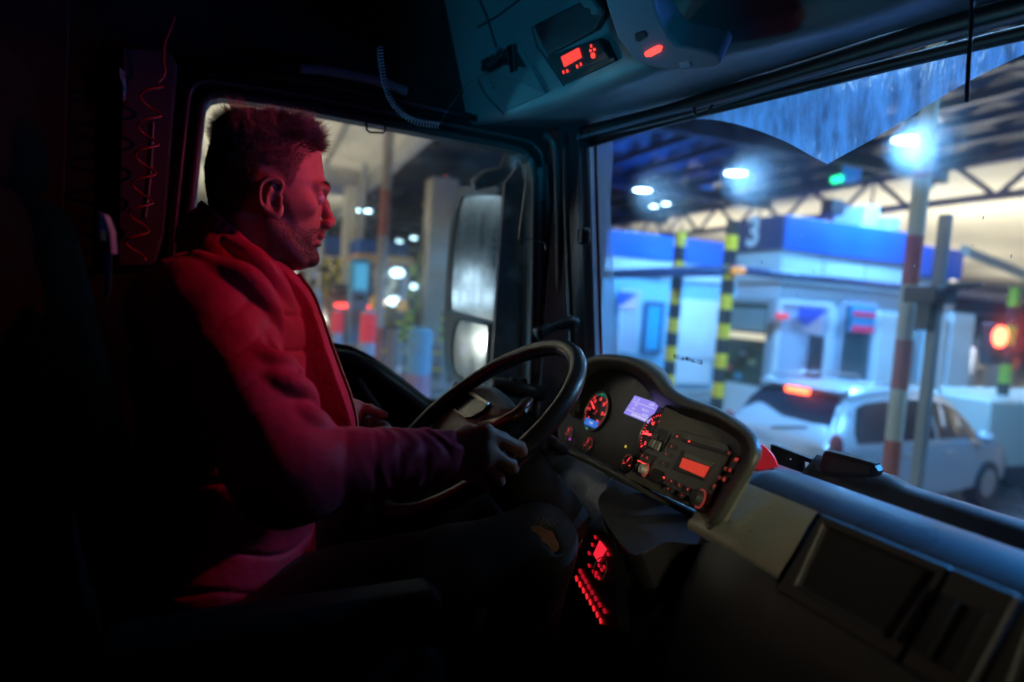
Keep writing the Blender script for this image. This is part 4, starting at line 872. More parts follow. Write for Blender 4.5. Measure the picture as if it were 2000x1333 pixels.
# left part of the dash lowers behind the instruments
for y, s_ in ((.36, .16), (.42, .17), (.6, .18), (.8, .18), (.95, .18), (1.05, .22), (1.11, .26)):
    secs.append([(min(x+s_*.8, 1.02) if x < .8 else x-(.05 if y > .9 else 0)-(.27*max(0, y-.5)**2 if x > .9 else 0), y, z-(s_*.9 if y > .85 else .10) if z > 1.9 else z) for x, z in prof])
db = obj('dashboard', MB().loft(secs, False), dashm, T, smooth=True)
obj('silver_panel', MB().loft([[(x-.003, y, z) for x, z in ((.600, 2.134), (.5975, 2.139), (.5985, 2.1455), (.6035, 2.152), (.6145, 2.166), (.6345, 2.199), (.650, 2.2185))] for y in np.linspace(-.02, .16, 8)], False), silverp, T, smooth=True)
# storage recesses right of the silver panel
def recess(nm, y0, y1):
    fr = [(.590, y0, 2.125), (.590, y1, 2.125), (.650, y1, 2.215), (.650, y0, 2.215)]
    n = np.array([-.83, 0, .55]); h = [(.60, y0-.02, 2.138), (.60, y1+.02, 2.138), (.642, y1+.012, 2.205), (.642, y0-.012, 2.205)]
    o = obj(nm, MB().holed([tuple(np.array(p)+n*.012) for p in fr], [[tuple(np.array(p)+n*.012) for p in h]], tuple(-n*.014)), M('recess_frame', (.022, .020, .022), .5), T, bevel=.004)
    obj('recess_floor', MB().prism([tuple(np.array(p)+n*.0025) for p in h], tuple(-n*.002)), M('recess_black', (.006, .006, .008), .6), o)
recess('storage_bin', -.03, -.19); recess('storage_bin', -.255, -.45)
vt = obj('air_vent', MB().prism([(.5875, -.193, 2.125), (.5875, -.252, 2.125), (.6475, -.252, 2.215), (.6475, -.193, 2.215)], (-.012, 0, .008)), MATS['recess_frame'], T, bevel=.003)
for yy in (-.21, -.235): obj('vent_slot', MB().prism([(.583, yy+.008, 2.15), (.583, yy-.006, 2.15), (.618, yy-.006, 2.20), (.618, yy+.008, 2.20)], (-.004, 0, .003)), MATS['recess_black'], vt)
# lower storage lid and tray
lid = curve2([(1168, 985), (1185, 955), (1225, 948), (1300, 985), (1395, 1020), (1372, 1062), (1300, 1060), (1240, 1085), (1195, 1040)], 4, True)
obj('storage_lid', MB().prism(px_(lid, lambda x, y: atPlane(x, y, (.58, .3, 2.05), (-.5, .2, .8))), (.03, 0, -.06)), M('lid_dark', (.03, .026, .03), .38, bump=(900, .2, .0004)), T, bevel=.014)
tray = px_([(1290, 1070), (1390, 1045), (1620, 1150), (1560, 1260), (1420, 1200), (1330, 1130)], atX, .52)
obj('lower_console', MB().bx(.30, .46, -.5, .45, 1.2, 1.72), blackp, T, bevel=.03)
# front ledge, transponder, rail behind
tb = thing('toll_transponder', 'flat black toll transponder box standing on the dashboard under the windscreen', 'transponder', atX(1655, 925, .93).tolist())
obj('housing', MB().prism(px_(curve2([(1606, 892), (1610, 884), (1620, 882), (1700, 903), (1708, 910), (1710, 932), (1606, 930)], 2, True), atX, .93), (.012, 0, .002)), M('transponder_black', (.014, .014, .017), .35), tb, bevel=.003)
obj('face', MB().prism(px_([(1616, 892), (1698, 911), (1698, 926), (1616, 922)], atX, .929), (-.001, 0, 0)), M('transponder_face', (.03, .022, .022), .5), tb)
brr = obj('vent_rail', MB().holed(px_([(1505, 868), (1606, 905), (1606, 925), (1570, 925), (1505, 902)], atX, .97), [px_([(1565, 900), (1580, 904), (1580, 917), (1565, 914)], atX, .97), px_([(1584, 905), (1602, 909), (1602, 920), (1584, 918)], atX, .97), px_([(1535, 893), (1546, 896), (1546, 899), (1535, 898)], atX, .97)], (.01, 0, 0)), blackp, T)
obj('red_glow_patch', MB().prism(px_(curve2([(1470, 866), (1488, 870), (1506, 886), (1516, 906), (1512, 914), (1470, 915)], 3, True), atX, .86), (.004, -.0, 0)), M('glow_patch_red', (.5, .02, .04), .35, coat=.5, emit=(.6, .02, .04), es=.22), T, bevel=.004)  # red glow on the hood end, put in as a self-lit red patch
# ---- instrument cluster
pI = np.array([.735, .55, 2.22]); nI = np.array([-1, 0, .35]); nI /= np.linalg.norm(nI)
pR = np.array([.70, .45, 2.22]); nR = np.array([-1, .27, .35]); nR /= np.linalg.norm(nR)
def onI(pts, off=0.): return [tuple(atPlane(x, y, pI+nI*off, nI)) for x, y in pts]
def onR(pts, off=0.): return [tuple(atPlane(x, y, pR+nR*off, nR)) for x, y in pts]
def z6(pts): return [(1040+x/3.508, 680+y/3.508) for x, y in pts]
rimo = curve2([(1098, 800), (1104, 745), (1133, 708), (1180, 692), (1240, 700), (1285, 725), (1312, 758), (1345, 778), (1405, 800), (1460, 835), (1484, 868), (1480, 905), (1450, 955), (1412, 1018), (1392, 1030)], 5)
rimi = curve2([(1108, 805), (1118, 755), (1143, 722), (1182, 709), (1232, 716), (1270, 740), (1296, 775), (1325, 794), (1395, 818), (1445, 848), (1463, 872), (1460, 900), (1435, 945), (1400, 1002), (1386, 1016)], 5)
bki = curve2([(1118, 815), (1127, 770), (1150, 738), (1184, 725), (1226, 732), (1258, 755), (1282, 790), (1315, 806), (1385, 828), (1430, 852), (1446, 872), (1444, 895), (1420, 935), (1390, 985), (1378, 1000)], 5)
def mixplane(pts, off):
    out = []
    for x, y in pts:
        a = atPlane(x, y, pI+nI*off, nI); b = atPlane(x, y, pR+nR*(off*.35), nR)
        t_ = min(1, max(0, (x-1270)/60.)); out.append(tuple(a*(1-t_)+b*t_))
    return out
hood_m = M('hood_plastic', (.05, .052, .048), .4, bump=(1200, .35, .0004))
A_ = mixplane(rimi, .05); B_ = mixplane(bki, .0); O_ = mixplane(rimo, .045); Mid = [tuple((np.array(a)+np.array(b))/2+nI*.008) for a, b in zip(A_, O_)]
kk_ = [min(1, max(0, (.60-p[1])/.25)) for p in O_]
Bk = [(p[0]+.04-.015*k, p[1]+.03*k, p[2]-.004) for p, k in zip(O_, kk_)]
Bk2 = [(p[0]+.10-.05*k, p[1]+.09*k, max(2.06, p[2]-.06)) for p, k in zip(O_, kk_)]
hood = obj('instrument_hood', MB().loft([B_, A_, Mid, O_, Bk, Bk2], False), hood_m, T, smooth=True)
# face of the cluster
face = onI([(1085, 800), (1108, 740), (1150, 705), (1190, 695), (1250, 715), (1290, 760), (1330, 800), (1330, 905), (1240, 935), (1160, 895), (1092, 865)], -.002)
cl = obj('instrument_cluster', MB().prism(face, tuple(-nI*.02)), M('cluster_black', (.012, .012, .014), .3), T)
obj('cluster_edge', MB().tube(onI([(1092, 862), (1110, 882), (1160, 905), (1222, 938), (1390, 1022)], .03), .008, 8), hood_m, T, smooth=True)
ua = np.array([0, -1, 0]); ub = np.cross(nI, ua); ub = ub if ub[2] > 0 else -ub
def P_(c, r, ang, off): return tuple(np.array(c)+ (ua*math.cos(ang)+ub*math.sin(ang))*r+nI*off)
gred = glow('gauge_red', (1, .05, .06), 2.6); ggreen = glow('gauge_green', (.05, .9, .6), .8); gring = M('gauge_ring', (.22, .2, .2), .3, metal=.6)
def gauge(nm, cpx, r, a0, a1, nt_, nums, needle, par=T, green=None):
    c = onI([cpx], .002)[0]; g = obj(nm, MB().add([P_(c, r, t, 0) for t in np.linspace(0, 2*math.pi, 40, endpoint=False)], [tuple(range(40))]), M('dial_black', (.012, .006, .007), .4), par)
    obj('bezel', MB().tube([P_(c, r, t, .002) for t in np.linspace(0, 2*math.pi, 40, endpoint=False)], r*.035, 6, closed=True), gring, g, smooth=True)
    tm = MB(); gm = MB()
    for k in range(nt_+1):
        t = a0+(a1-a0)*k/nt_; big = k % 5 == 0; w_ = r*(.022 if big else .013); l0 = r*(.80 if big else .86)
        rd = ua*math.cos(t)+ub*math.sin(t); tg = -ua*math.sin(t)+ub*math.cos(t); cc = np.array(c)+nI*.001
        qd = [tuple(cc+rd*l0-tg*w_), tuple(cc+rd*l0+tg*w_), tuple(cc+rd*r*.93+tg*w_), tuple(cc+rd*r*.93-tg*w_)]
        (gm if green and green[0] <= k/nt_ <= green[1] else tm).add(qd, [(0, 1, 2, 3)])
    for k, s_ in enumerate(nums):
        if s_ is None: continue
        t = a0+(a1-a0)*k/max(1, len(nums)-1); p = P_(c, r*.64, t, .001); tm.text(s_, p, tuple(ua), tuple(ub), r*.23, bold=0)
    obj('scale', tm, gred, g)
    if gm.v: obj('green_zone', gm, ggreen, g)
    nd = MB(); rd = ua*math.cos(needle)+ub*math.sin(needle); tg = -ua*math.sin(needle)+ub*math.cos(needle); cc = np.array(c)+nI*.004
    nd.add([tuple(cc+rd*r*.18-tg*r*.045), tuple(cc+rd*r*.18+tg*r*.045), tuple(cc+rd*r*.8+tg*r*.025), tuple(cc+rd*r*.8-tg*r*.025)], [(0, 1, 2, 3)])
    obj('needle', nd, gred, g); 
    obj('needle_cap', MB().tube([P_(c, r*.14, t, .004) for t in np.linspace(-1.8, .6, 10)], r*.03, 5), glow('cap_red', (.7, .02, .05), .5), g)
    return g, c
R_ = math.radians
g1_, c1_ = gauge('rev_counter', (1164.6, 804), .047, R_(225), R_(-45), 30, ['0', '5', '10', '15', '20', '25', '30'], R_(150), green=(.38, .62))
gauge('fuel_gauge', (1111.8, 847), .0165, R_(200), R_(-20), 8, ['0', '1'], R_(110)); gauge('pressure_gauge', (1149, 868.7), .0175, R_(200), R_(-20), 8, ['0', '10'], R_(95))
g2_, c2_ = gauge('speedometer', (1280, 852), .047, R_(225), R_(-45), 30, ['0', '20', '40', '60', '80', '100', '120'], R_(186)); gauge('temperature_gauge', (1226, 904), .017, R_(200), R_(-20), 8, ['40', '120'], R_(60))
lc = obj('trip_display', MB().prism(onI(z6([(700, 325), (865, 382), (792, 517), (624, 447)]), .003), tuple(-nI*.002)), glow('lcd_violet', (.34, .28, 1.0), .85), T)
lt = MB(); lq = [np.array(p) for p in onI(z6([(624, 447), (792, 517), (865, 382), (700, 325)]), .0045)]
def LQ(u, v): return lq[0]*(1-u)*(1-v)+lq[1]*u*(1-v)+lq[2]*u*v+lq[3]*(1-u)*v
ux = tuple((lq[1]-lq[0])/np.linalg.norm(lq[1]-lq[0])); uy = tuple((lq[3]-lq[0])/np.linalg.norm(lq[3]-lq[0]))
H_ = np.linalg.norm(lq[3]-lq[0])
for s_, u, v, k in (('N', .10, .84, .16), ('9', .24, .84, .24), ('A/N', .78, .84, .22), ('74.8', .24, .58, .17), ('30420 km', .68, .50, .16), ('7:00', .24, .38, .15), ('20:10 h', .76, .30, .16)):
    lt.text(s_, tuple(LQ(u, v)), ux, uy, H_*k*.9, bold=0)
for v in (.70, .22): lt.add([tuple(LQ(.04, v)), tuple(LQ(.96, v)), tuple(LQ(.96, v+.02)), tuple(LQ(.04, v+.02))], [(0, 1, 2, 3)])
for k in range(16): lt.add([tuple(LQ(.3+.042*k, .05)), tuple(LQ(.32+.042*k, .05)), tuple(LQ(.32+.042*k, .17)), tuple(LQ(.3+.042*k, .17))], [(0, 1, 2, 3)])
obj('display_text', lt, glow('lcd_text', (.85, .85, 1), .95), lc)
ml = obj('small_display', MB().prism(onI(z6([(367, 475), (450, 507), (432, 553), (352, 520)]), .005), tuple(-nI*.002)), glow('lcd_blue', (.03, .22, .9), .7), T)
mq = np.mean(onI(z6([(367, 475), (450, 507), (432, 553), (352, 520)]), .007), axis=0)
obj('display_text', MB().text('8 48', tuple(mq), ux, uy, .009, bold=0), glow('lcd_text', (.85, .85, 1), .95), ml)
for pt, m_, nm in (((370, 552), glow('warn_green', (.05, .9, .5), .9), 'green_warning_light'), ((638, 675), glow('warn_yellow', (.9, .75, .05), .6), 'yellow_warning_light'), ((257, 625), glow('warn_violet', (.7, .1, .8), .7), 'violet_warning_light')):
    c = onI(z6([pt]), .004)[0]; obj(nm, MB().tube([P_(c, .0022, t, 0) for t in np.linspace(0, 2*math.pi, 10, endpoint=False)], .0009, 5, closed=True).box(c, (.001, .0022, .0015)), m_, T)
# stalk with blue edge under the wheel
obj('stalk', MB().tube([tuple(atX(1100, 880, .6)), tuple(atX(1075, 858, .52)), tuple(atX(1045, 845, .47))], [.012, .01, .011], 10), blackp, T, smooth=True)
# ---- radio panel
rp = z6([(905, 395), (1000, 440), (1130, 480), (1300, 535), (1400, 570), (1462, 610), (1492, 660), (1478, 720), (1400, 880), (1250, 1165), (1180, 1140), (620, 882), (690, 820), (760, 720), (820, 620), (870, 500)])
rpo = obj('radio_panel', MB().prism(onR(rp, .0), tuple(-nR*.02)), panelg, T, bevel=.003)
obj('panel_side', MB().loft([onR(z6([(905, 395), (870, 500), (820, 620), (760, 720), (690, 820), (620, 882)]), -.0), onI(z6([(905, 395), (880, 500), (830, 620), (770, 720), (700, 820), (630, 882)]), -.01)], False), hood_m, rpo)
def pq(nm, quad, off, m, par, bev=.0008, th=.004): return obj(nm, MB().prism(onR(z6(quad), off), tuple(-nR*th)), m, par, bevel=bev)
radio = pq('radio', [(985, 562), (1020, 560), (1330, 655), (1345, 700), (1210, 1080), (1170, 1085), (850, 912), (800, 840), (815, 800)], .005, M('radio_body', (.10, .105, .09), .4), T, .003, .01)
pq('radio_slot', [(1040, 622), (1315, 705), (1300, 730), (1030, 645)], .007, darkc, radio, .001)
bz = pq('display_bezel', [(1022, 700), (1250, 780), (1172, 915), (955, 830)], .0065, darkc, radio, .001)
pq('display_bezel', [(1045, 705), (1245, 782), (1215, 812), (1035, 745)], .008, M('radio_trim', (.16, .16, .13), .4), radio, .001, .002)
rdp = pq('display', [(1030, 752), (1210, 815), (1170, 887), (1005, 817)], .0085, glow('radio_red', (1, .06, .03), .55), radio, 0, .001)
bt_m = M('button_dark', (.035, .036, .034), .4)
def pbox(nm, cx, cy2, wq, hq, off, m, par, th=.004):
    # small parallelogram aligned with the radio rows (row dir (.93,.37), column dir (-.5,.86))
    rx, ry, kx, ky = .92, .38, -.5, .86
    return pq(nm, [(cx-rx*wq-kx*hq, cy2-ry*wq-ky*hq), (cx+rx*wq-kx*hq, cy2+ry*wq-ky*hq), (cx+rx*wq+kx*hq, cy2+ry*wq+ky*hq), (cx-rx*wq+kx*hq, cy2-ry*wq+ky*hq)], off, m, par, .0005, th)
rxd = tuple((np.array(onR(z6([(1092, 1038)]))[0])-np.array(onR(z6([(1000, 1000)]))[0]))/np.linalg.norm(np.array(onR(z6([(1092, 1038)]))[0])-np.array(onR(z6([(1000, 1000)]))[0])))
ryd = tuple(np.cross(nR, np.array(rxd))); ryd = ryd if ryd[2] > 0 else tuple(-np.array(ryd))
BT = [(950, 912, 'II'), (1005, 940, '2'), (1062, 968, '3'), (1123, 998, '4'), (930, 965, '<'), (1022, 1012, '>'), (950, 675, 'P'), (915, 725, 'S'), (895, 790, 'I'), (990, 607, 'TA'),
      (1345, 720, 'I'), (1395, 765, 'AM'), (1322, 828, '1'), (1352, 838, 'B'), (1280, 890, '1'), (1312, 900, 'O'), (1243, 950, 'T')]
for bxp, byp, s_ in BT:
    b_ = pbox('radio_button', bxp, byp, 26 if bxp < 1200 else 15, 17, .008, bt_m, radio)
    obj('icon', MB().text(s_, onR(z6([(bxp, byp)]), .0095)[0], rxd, ryd, .0058, bold=0), glow('icon_soft', (1, .07, .04), 1.5), b_)
obj('status_light', MB().ball(onR(z6([(1073, 640)]), .009)[0], .0016, 6), redicon, radio); obj('status_light', MB().ball(onR(z6([(900, 888)]), .009)[0], .0018, 6), redicon, radio)
for (kx_, ky_, cap) in ((785, 840, M('knob_chrome', (.7, .68, .6), .25, metal=.6)), (1160, 1037, bt_m)):
    c = np.array(onR(z6([(kx_, ky_)]), .006)[0]); kb = obj('radio_knob', MB().cyl(tuple(c), tuple(c+nR*.014), .0095 if kx_ < 1000 else .012, .0085 if kx_ < 1000 else .011, 24), cap, radio, bevel=.0015)
    e1_ = np.array(rxd); e2_ = np.array(ryd); rr = .0115 if kx_ < 1000 else .0135
    obj('ring', MB().tube([tuple(c+nR*.003+(e1_*math.cos(t)+e2_*math.sin(t))*rr) for t in np.linspace(0, 2*math.pi, 28, endpoint=False)], .0009, 5, closed=True), glow('ring_red', (.9, .10, .08), .32), kb)
# rocker switches
sw = pq('switch_block', [(868, 546), (936, 572), (880, 708), (782, 680)], .003, darkc, T, .001)
for q_ in ([(840, 580), (868, 590), (850, 622), (815, 610)], [(880, 592), (915, 604), (895, 640), (862, 628)]): pq('rocker', q_, .008, bt_m, sw, .001)
for q_ in ([(812, 618), (838, 630), (818, 685), (785, 668)], [(850, 632), (876, 645), (852, 705), (820, 690)]): pq('thumb_wheel', q_, .010, M('wheel_grey', (.3, .3, .26), .35), sw, .002)
sw2 = pq('switch_block', [(762, 710), (830, 736), (762, 865), (682, 835)], .003, darkc, T, .001)
for cx_, cy3, s_ in ((752, 738, 'X'), (785, 752, 'A')): obj('icon', MB().text(s_, onR(z6([(cx_, cy3)]), .008)[0], rxd, ryd, .007, bold=0), MATS['icon_soft'], sw2)
mb = MB()
for cx_, cy3 in ((735, 775), (765, 790)): mb.prism(onR(z6([(cx_-14, cy3-8), (cx_+12, cy3+2), (cx_+9, cy3+9), (cx_-17, cy3)]), .006), tuple(-nR*.001))
obj('light_bar', mb, redicon, sw2)
for q_ in ([(705, 790), (728, 800), (705, 850), (684, 840)], [(738, 803), (765, 812), (742, 862), (716, 852)]): pq('rocker', q_, .008, M('wheel_grey', (.3, .3, .26), .35) if q_[0][0] > 730 else bt_m, sw2, .001)
pq('hollow', [(830, 820), (900, 850), (905, 905), (860, 935), (800, 905), (790, 870)], .006, MATS['recess_black'], radio, .001, .002)
# ---- climate controls low beside the knee
nH = np.array([-1, .3, .25]); nH /= np.linalg.norm(nH); pH = np.array([.60, .42, 1.97])
def onH(pts, off=0.): return [tuple(atPlane(x, y, pH+nH*off, nH)) for x, y in pts]
def z3(pts): return [(1040+x/3.333, 960+y/3.333) for x, y in pts]
hp = obj('climate_panel', MB().prism(onH(z3([(230, 200), (520, 280), (560, 900), (420, 900), (230, 560)])), tuple(-nH*.02)), M('cluster_black', (.012, .012, .014), .3), T)
obj('display', MB().prism(onH(z3([(435, 320), (478, 375), (425, 460), (395, 410)]), .003), tuple(-nH*.002)), glow('climate_red', (1, .02, .05), .95), hp)
mb = MB()
def hspot(x, y, w_, h_): mb.prism(onH(z3([(x-w_, y-h_*.6), (x+w_*.2, y-h_), (x+w_, y+h_*.6), (x-w_*.2, y+h_)]), .003), tuple(-nH*.002))
for k in range(8): hspot(283+k*22.3, 568+k*37.5+ (k*k)*.25, 8, 20)
obj('button_row', mb, glow('row_red', (1, .02, .03), .9), hp); mb = MB()
for x, y in ((308, 520), (325, 555), (343, 585), (362, 622), (383, 657), (407, 697), (433, 738), (465, 778)): hspot(x, y, 12, 18)
obj('icon_row', mb, glow('row_red2', (.8, .01, .03), .45), hp); mb = MB()
for x, y in ((405, 298), (386, 347), (365, 402), (487, 408), (365, 483), (428, 482), (462, 492), (446, 510), (392, 524), (428, 562), (408, 550), (412, 530), (270, 350), (304, 243), (265, 335), (275, 265)): hspot(x, y, 7, 13)
obj('icons', mb, glow('row_red3', (.9, .01, .03), .6), hp)
def hring(cx_, cy3, rx, ry, m): return obj('dial_ring', MB().tube(onH(z3([(cx_+rx*math.cos(t)-ry*.15*math.sin(t), cy3+ry*math.sin(t)) for t in np.linspace(0, 2*math.pi, 28, endpoint=False)]), .004), .0009, 5, closed=True), m, hp)
hring(297, 300, 28, 70, M('dial_rim', (.3, .2, .18), .35)); hring(440, 505, 42, 75, M('dial_rim', (.3, .2, .18), .35))
# ---- steering wheel
W0 = np.array(atY(930, 826, .54)); TA = math.radians(41); eE = np.array([math.cos(TA), 0, math.sin(TA)]); eY = np.array([0, 1, 0]); nW = np.array([-math.sin(TA), 0, math.cos(TA)])
def onW(pts, off=0.): return [tuple(atPlane(x, y, W0+nW*off, nW)) for x, y in pts]
def WP(a, r, off=0.): return tuple(W0+(eE*math.cos(a)+eY*math.sin(a))*r+nW*off)
leather = M('wheel_leather', (.022, .022, .024), .30, bump=(420, .35, .0006), coat=.15)
RW = .226
swl = obj('steering_wheel', MB().tube([WP(a, RW) for a in np.linspace(0, 2*math.pi, 72, endpoint=False)], .0165, 14, closed=True), leather, T, smooth=True)
hubm = M('hub_grey', (.16, .165, .145), .42, bump=(1000, .2, .0004))
def z7(pts): return [(760+x/3.508, 620+y/3.508) for x, y in pts]
hubo = curve2([(250, 790), (300, 700), (370, 620), (460, 540), (520, 480), (610, 463), (720, 480), (810, 545), (880, 630), (880, 670), (760, 720), (640, 790), (500, 850), (330, 860)], 3, True)
h0 = onW(z7(hubo), -.055); h1 = onW(z7(hubo), -.035); hc = np.mean(h1, axis=0)
h2 = [tuple(hc+(np.array(p)-hc)*.93+nW*.01) for p in h1]; h3 = [tuple(hc+(np.array(p)-hc)*.6+nW*.018) for p in h1]; h4 = [tuple(hc+(np.array(p)-hc)*.2+nW*.021) for p in h1]
obj('hub', MB().loft([h0, h1, h2, h3, h4], True, True), hubm, swl, smooth=True)
eb = z7([(540, 500), (560, 505), (685, 582), (668, 605), (640, 640), (560, 680), (520, 682), (440, 628), (450, 600), (500, 540)])
emb = obj('emblem_plate', MB().prism([tuple(np.array(p)) for p in onW(eb, -.010)], tuple(-nW*.008)), M('piano_black', (.006, .006, .007), .12), swl, bevel=.0015)
obj('chrome_bar', MB().prism(onW(z7([(545, 502), (565, 506), (682, 580), (670, 598), (535, 520)]), -.0085), tuple(-nW*.004)), M('chrome_soft', (.55, .53, .46), .3, metal=.7), swl, bevel=.0008)
obj('chrome_bar', MB().tube(onW(z7([(438, 620), (452, 636), (520, 684), (560, 682)]), -.0085), .0012, 6), MATS['chrome_soft'], swl)
# spokes with red-lit copper trims
sp_m = M('spoke_trim', (.16, .07, .05), .25, metal=.5)
obj('spoke', MB().tube(onW(z7([(300, 720), (370, 610), (440, 520), (470, 470)]), -.02), [.012, .010, .010, .012], 8), sp_m, swl, smooth=True)
obj('spoke', MB().tube(onW(z7([(640, 740), (760, 720), (870, 665), (960, 560)]), -.03), [.02, .016, .016, .012], 8, flat=.6), sp_m, swl, smooth=True)
obj('spoke', MB().tube([WP(-2.3, .10, -.05), WP(-2.3, .17, -.03), WP(-2.3, RW-.01, -.004)], [.03, .02, .016], 8, flat=.6), hubm, swl, smooth=True)
obj('spoke', MB().tube([WP(2.3, .10, -.05), WP(2.3, .17, -.03), WP(2.3, RW-.01, -.004)], [.03, .02, .016], 8, flat=.6), hubm, swl, smooth=True)
obj('spoke_cap', MB().prism(onW(z7([(890, 610), (930, 548), (958, 560), (925, 640)]), -.03), tuple(-nW*.01)), MATS['wheel_grey'], swl, bevel=.003)
obj('steering_column', MB().tube([tuple(W0-nW*.06), tuple(W0-nW*.30)], [.06, .07], 16), M('column_matt', (.008, .008, .009), .8), T, smooth=True)
# pillar stem with hand-shaped clip above the wheel
obj('pillar_knob', MB().tube(px_(curve2([(1048, 655), (1075, 640), (1105, 632), (1128, 628)], 3), atY, .98), [.02, .018, .016, .014, .014, .015, .016, .02, .018, .014][:10], 8), blackp, T, smooth=True)
# window ledge knobs
for k, px in enumerate((985, 1003, 1022)):
    q = atY(px, 745, 1.05); obj('switch_knob', MB().cyl((q[0], q[1], q[2]-.01), (q[0], q[1], q[2]+.008), .012, n=14), blackp, T, bevel=.002)
obj('dash_side', MB().tube(px_([(960, 752), (1030, 765), (1060, 770)], atY, 1.03), .022, 10), blackp, T, smooth=True)
# ---- driver seat
seatm = M('seat_fabric', (.006, .005, .006), .9, spec=.05, bump=(350, .4, .001), noise_=(9, .2))
def rbox(nm, p0, p1, w_, th, m, par, bev=.04):
    p0, p1 = Vector(p0), Vector(p1); d = (p1-p0); L_ = d.length; z_ = d.normalized(); y_ = Vector((0, 1, 0)); x_ = y_.cross(z_)
    R3 = Matrix((x_, y_, z_)).transposed(); return obj(nm, MB().box((p0+p1)/2, (th, w_, L_), R3), m, par, bevel=bev)
seat = rbox('driver_seat', (-.24, .54, 1.9), (-.40, .54, 2.56), .52, .15, seatm, T, .05)
rbox('headrest', (-.385, .54, 2.55), (-.43, .54, 2.80), .36, .12, seatm, seat, .05)
rbox('cushion', (-.28, .54, 1.80), (.30, .54, 1.84), .54, .14, seatm, seat, .05)
sb2 = px_([(190, 412), (204, 418), (216, 450), (219, 495), (214, 496), (211, 460), (203, 446), (198, 448), (196, 470), (192, 450)], atY, .27)
obj('belt_guide', MB().prism(sb2, (0, .03, 0)), M('guide_lilac', (.22, .2, .3), .4), seat, bevel=.002)
obj('seat_belt', MB().prism(px_([(203, 490), (218, 496), (214, 575), (203, 590)], atY, .275), (0, .003, 0)), M('belt_teal_light', (.02, .09, .13), .6), seat)  # teal light on the belt is put into its colour
ar_ = rbox('armrest', (-.16, .20, 2.025), (.235, .20, 2.045), .07, .055, M('armrest_black', (.008, .009, .011), .5, spec=.2), seat, .02)
# ---- hanging things
def coil(pts, r, turns, rad, m, name, lab, cat, n=18):
    P = [Vector(p) for p in pts]; L_ = [0]
    for a, b in zip(P, P[1:]): L_.append(L_[-1]+(b-a).length)
    out = []; N = turns*n
    for i in range(N+1):
        s = L_[-1]*i/N; k = max(0, min(len(P)-2, next((j for j in range(len(P)-1) if L_[j+1] >= s-1e-9), len(P)-2)))
        u = (s-L_[k])/max(1e-9, L_[k+1]-L_[k]); c = P[k].lerp(P[k+1], u); t = (P[k+1]-P[k]).normalized(); a = t.cross(Vector((0, 1, 0))).normalized(); b = t.cross(a)
        ph = 2*math.pi*i/n; out.append(c+(a*math.cos(ph)+b*math.sin(ph))*r)
    o = obj(name, MB().tube(out, rad, 6), m, None, smooth=True); return tag(o, lab, cat)
coil(px_(curve2([(742, 92), (745, 125), (752, 165), (766, 200), (790, 226), (820, 240), (858, 245)], 5), atY, .92), .0062, 36, .0013, M('cord_highlight_grey', (.30, .36, .40), .25), 'coiled_cord', 'tightly coiled black cord hanging in a loop above the side window', 'cord')  # dark cord coloured pale blue-grey to carry its highlights
o = obj('thin_cable', MB().tube(px_(curve2([(858, 245), (872, 220), (895, 185), (920, 160), (948, 145), (965, 138)], 4), atY, .88), .0013, 6), M('cable_brown', (.07, .045, .04), .4), None, smooth=True)
tag(o, 'thin straight cable rising from the coiled cord to the overhead console', 'cable')
hose = [(318, 85), (322, 150)]
coil(px_([(298, 165), (288, 290), (276, 400), (262, 505)], atY, 1.02), .021, 6, .0028, M('hose_red', (.30, .03, .03), .22), 'air_hose', 'loosely coiled red air hose hanging on the panel behind the driver', 'hose', n=24)
o = obj('hose_end', MB().tube(px_(curve2([(342, 30), (332, 60), (322, 85), (320, 120), (322, 145), (308, 162)], 4), atY, 1.02), .0032, 6), MATS['hose_red'], None, smooth=True); o.name = 'hose_lead'
tag(o, 'straight upper length of red hose above the coils', 'hose')
cv = MB(); rows = []
for z in np.linspace(1.7, 3.3, 8):
    rows.append([(-.62+.035*math.sin(y*34)+.012*math.sin(y*77+z*2), y, z) for y in np.linspace(.15, 1.06, 60)])
cv.loft(rows, False); o = obj('curtain', cv, M('curtain_red', (.13, .025, .02), .85, bump=(300, .3, .001)), None, smooth=True); tag(o, 'dark reddish curtain hanging in folds behind the driver seat', 'curtain')
o.modifiers.new('s', 'SOLIDIFY').thickness = .004
